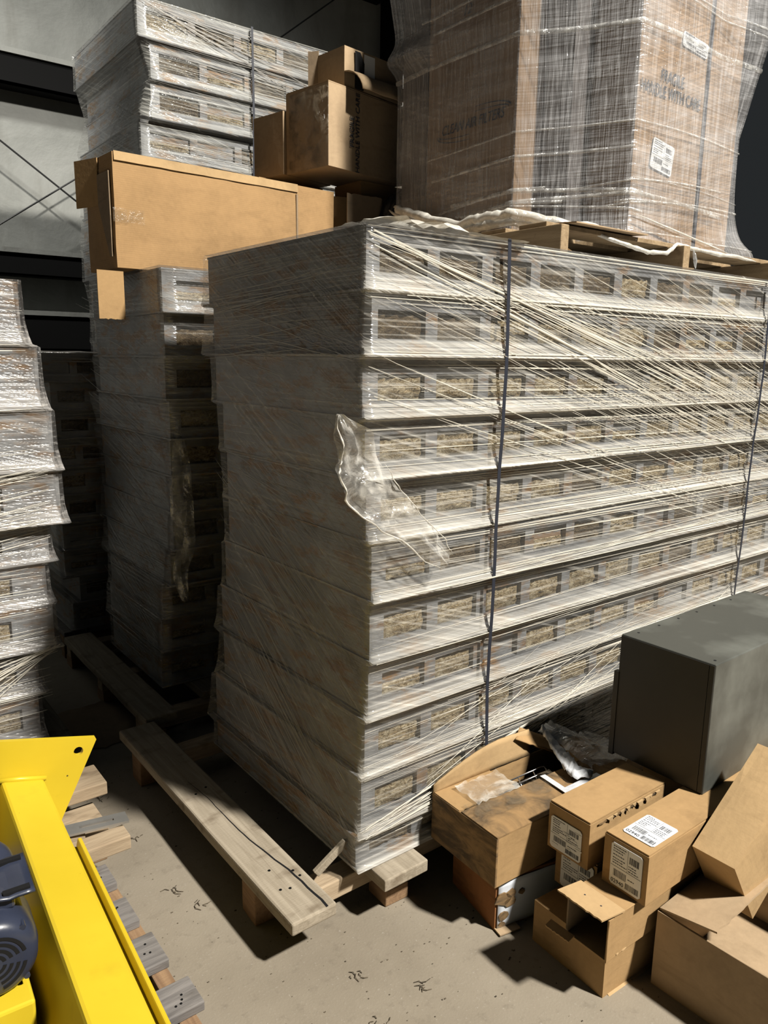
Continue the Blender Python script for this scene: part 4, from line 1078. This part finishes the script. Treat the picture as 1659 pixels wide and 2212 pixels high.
# rolled film skirt along the bottom edge
def ropey(name, pts, rr, mat, parent, seed, amp=.012):
    b = MB(); P = []; N = len(pts)
    fine = []
    for i in range(N-1):
        for j in range(7): fine.append(Vector(pts[i]).lerp(Vector(pts[i+1]), j/7))
    fine.append(Vector(pts[-1]))
    fp = [Vector((p.x+amp*N3(i*.3, seed), p.y+amp*N3(i*.3, seed+4), p.z+amp*N3(i*.27, seed+9))) for i, p in enumerate(fine)]
    b.tube(fp, [rr*(.65+.6*abs(N3(i*.4, seed)))*min(1, .15+i/5, .15+(len(fp)-1-i)/5) for i in range(len(fp))], 8)
    return b.build(name, mat, parent, True)
part_at(ropey('rolled_skirt', [(2.16, 2.74, 2.235), (2.15, 2.66, 2.205), (2.14, 2.50, 2.155), (2.14, 2.30, 2.105), (2.15, 2.18, 2.122), (2.18, 2.06, 2.125), (2.28, 1.93, 2.085), (2.40, 1.80, 2.050), (2.49, 1.74, 2.03)], .026, M['roll'], lw_, 3), lw_)
part_at(ropey('rolled_skirt', [(2.15, 2.76, 2.225), (2.14, 2.55, 2.135), (2.14, 2.32, 2.07), (2.15, 2.16, 2.095), (2.24, 2.00, 2.09), (2.42, 1.82, 2.05)], .020, M['roll'], lw_, 8), lw_)
part_at(ropey('rolled_skirt', [(2.22, 1.80, 2.055), (2.34, 1.70, 2.00), (2.45, 1.66, 1.975), (2.58, 1.67, 1.985), (2.70, 1.71, 2.03), (2.9, 1.74, 2.030), (3.15, 1.72, 2.025), (3.32, 1.72, 2.02)], .010, M['roll'], lw_, 13, .006), lw_)
part_at(ropey('tied_end', [(2.10, 1.98, 2.05), (2.095, 1.97, 2.03), (2.10, 1.965, 2.01), (2.09, 1.96, 1.992)], .006, M['strand'], lw_, 17, .006), lw_)
part_at(ropey('dangling_tail', [(2.80, 1.70, 2.02), (2.80, 1.69, 1.985), (2.81, 1.69, 1.95)], .010, M['bag_clear'], lw_, 19, .003), lw_)
part_at(ropey('diagonal_rope', [(2.49, 1.765, 2.125), (2.75, 1.755, 2.09), (3.0, 1.755, 2.06), (3.20, 1.765, 2.04)], .005, M['roll'], lw_, 23, .001), lw_)
# broken cardboard below the skirt
b = MB(); b.prism([(0, 0), (.20, 0), (.12, .05), (.05, .07)], 'y', -.003, .003)
o = b.build('cardboard_scrap', M['card'], None, bevel=.001, loc=(2.02, 1.90, 1.955), rot=(0, 0, math.radians(-60))); tag(o, 'folded scrap of cardboard under the film skirt on the pallet', 'cardboard')
b = ragged_panel(.40, .12, .004, 81, .006); o = b.build('cardboard_scrap', M['card_pale'], None, loc=(2.10, 1.70, 2.040), rot=(math.radians(4), 0, 0)); tag(o, 'flat cardboard sheet edge between pallet and filter cartons', 'cardboard')

# film gathered over the top corner and the torn flag of film on the corner
def film_flag(name, left, rgt, y0, seed, mat, parent, amp=.03, nj=12):
    b = MB(); P = []; n = 40
    def along(pts, f):
        g = f*(len(pts)-1); k = min(len(pts)-2, int(g)); return Vector(pts[k]).lerp(Vector(pts[k+1]), g-k)
    for i in range(n+1):
        f = i/n; a, c = along(left, f), along(rgt, f); row = []
        for j in range(nj+1):
            g = j/nj; p = a.lerp(c, g); d = amp*(N3(g*4+f*3, f*5, seed)+.7*abs(N3(g*9, f*2.5, seed+5))+.35*N3(f*16, g*14, seed+8))
            row.append((p.x, y0-.012-d, p.y))
        P.append(row)
    b.grid(P); return b.build(name, mat, parent, True)
lf = [(1.031, 1.464), (1.040, 1.361), (1.035, 1.328), (1.055, 1.252), (1.123, 1.192), (1.229, 1.129), (1.38, 1.023)]
rg = [(1.044, 1.466), (1.12, 1.424), (1.170, 1.34), (1.226, 1.265), (1.29, 1.203), (1.376, 1.122), (1.421, 1.063)]
tag(film_flag('torn_film_flag', lf, rg, 1.53, 2, M['sheet'], None), 'torn crumpled flag of clear film hanging at the corner of the middle stack', 'torn film')
fr = bpy.data.objects['torn_film_flag']
ropey('rope_edge', [(x, 1.506, z) for (x, z) in lf], 0.003, M['roll'], fr, 31, .012)
ropey('rope_edge', [(x, 1.508, z) for (x, z) in rg[2:]], 0.002, M['roll'], fr, 37, .012)
b = MB(); P = []
for i in range(24):
    f = i/23; row = []
    for j in range(9):
        g = j/8; row.append((1.16+.55*f+.02*N3(f*5, g*3), 1.545+.16*g, 1.925+.035*math.sin(math.pi*min(1, f*1.3))*abs(N3(f*4, g*2, 3))*2+.012*abs(N3(f*9, g*7))))
    P.append(row)
b.grid(P); tag(b.build('gathered_film', M['roll'], None, True), 'bunched cream film gathered on the top corner of the middle stack', 'torn film')
b = MB(); P = []
for i in range(40):
    f = i/39; z = 1.35-f*.75; row = []
    for j in range(7):
        g = j/6; row.append((1.215+.07*(g-.5)*(.4+math.sin(f*3.1))+.03*N3(f*4, 8), 2.90-.03*f*0-.04*abs(N3(f*5, g*4)), z))
    P.append(row)
b.grid(P); tag(b.build('torn_film_tail', M['sheet'], None, True), 'limp film tail hanging down the corner of the dim stack', 'torn film')

# ------------------------------------------------------------------ small litter on the floor
def twig(loc, seed, n=5, s_=.03):
    rs = random.Random(seed); b = MB()
    for i in range(n):
        a = rs.uniform(0, 6.28); L = rs.uniform(.3, 1)*s_; x, y = rs.uniform(-.5, .5)*s_, rs.uniform(-.5, .5)*s_
        b.tube([(x, y, .0015), (x+L*.5*math.cos(a), y+L*.5*math.sin(a), .004), (x+L*math.cos(a+.4), y+L*math.sin(a+.4), .0015)], .0011, 5)
    o = b.build('straw_litter', M['debris'], None, loc=loc); return o
spots = [(1.13, 1.27), (1.10, 1.12), (1.16, 1.06), (1.02, 1.40), (1.22, .98), (.80, 1.9), (.76, 2.0), (.77, 2.33), (.75, 2.62), (.98, 1.25), (1.3, .95)]
LT = ['small tuft of dark straw litter in the middle of the open floor', 'loose straw bits on the floor near the bottom edge', 'clump of straw on the floor below the big brown carton', 'few straws on the floor by the near plank end', 'straw bits lying nearest the open corner carton', 'straw bits on the floor right of the rough timber', 'thin straws beside the plank shadow on the floor', 'dark litter clump by the slotted bar', 'dark litter clump near the pale timber block', 'single straw bits on the bare floor at bottom', 'straws on the floor under the big brown carton edge']
for i, (x, y) in enumerate(spots): tag(twig((x, y, 0), i, 6), LT[i], 'litter', 'straw litter on the floor')
b = MB()
for i in range(700):
    x, y = rnd(.45, 1.9), rnd(.6, 2.9); s_ = rnd(.0008, .003); b.box(x, x+s_*rnd(1, 2.5), y, y+s_, 0, s_*.6)
tag(b.build('floor_grit', M['debris']), 'scattered grit and dust specks on the concrete floor', 'grit', kind='stuff')
b = MB(); P = []
for i in range(16):
    P.append([(.80+.42*i/15, 3.0+.42*j/9+.03*N3(i*.5, j*.5), .003+.02*abs(N3(i*.4, j*.5, 2))) for j in range(10)])
b.grid(P); tag(b.build('crumpled_paper', M['card_grey'], None, True), 'crumpled brown paper on the shaded floor beside the far plank', 'paper')
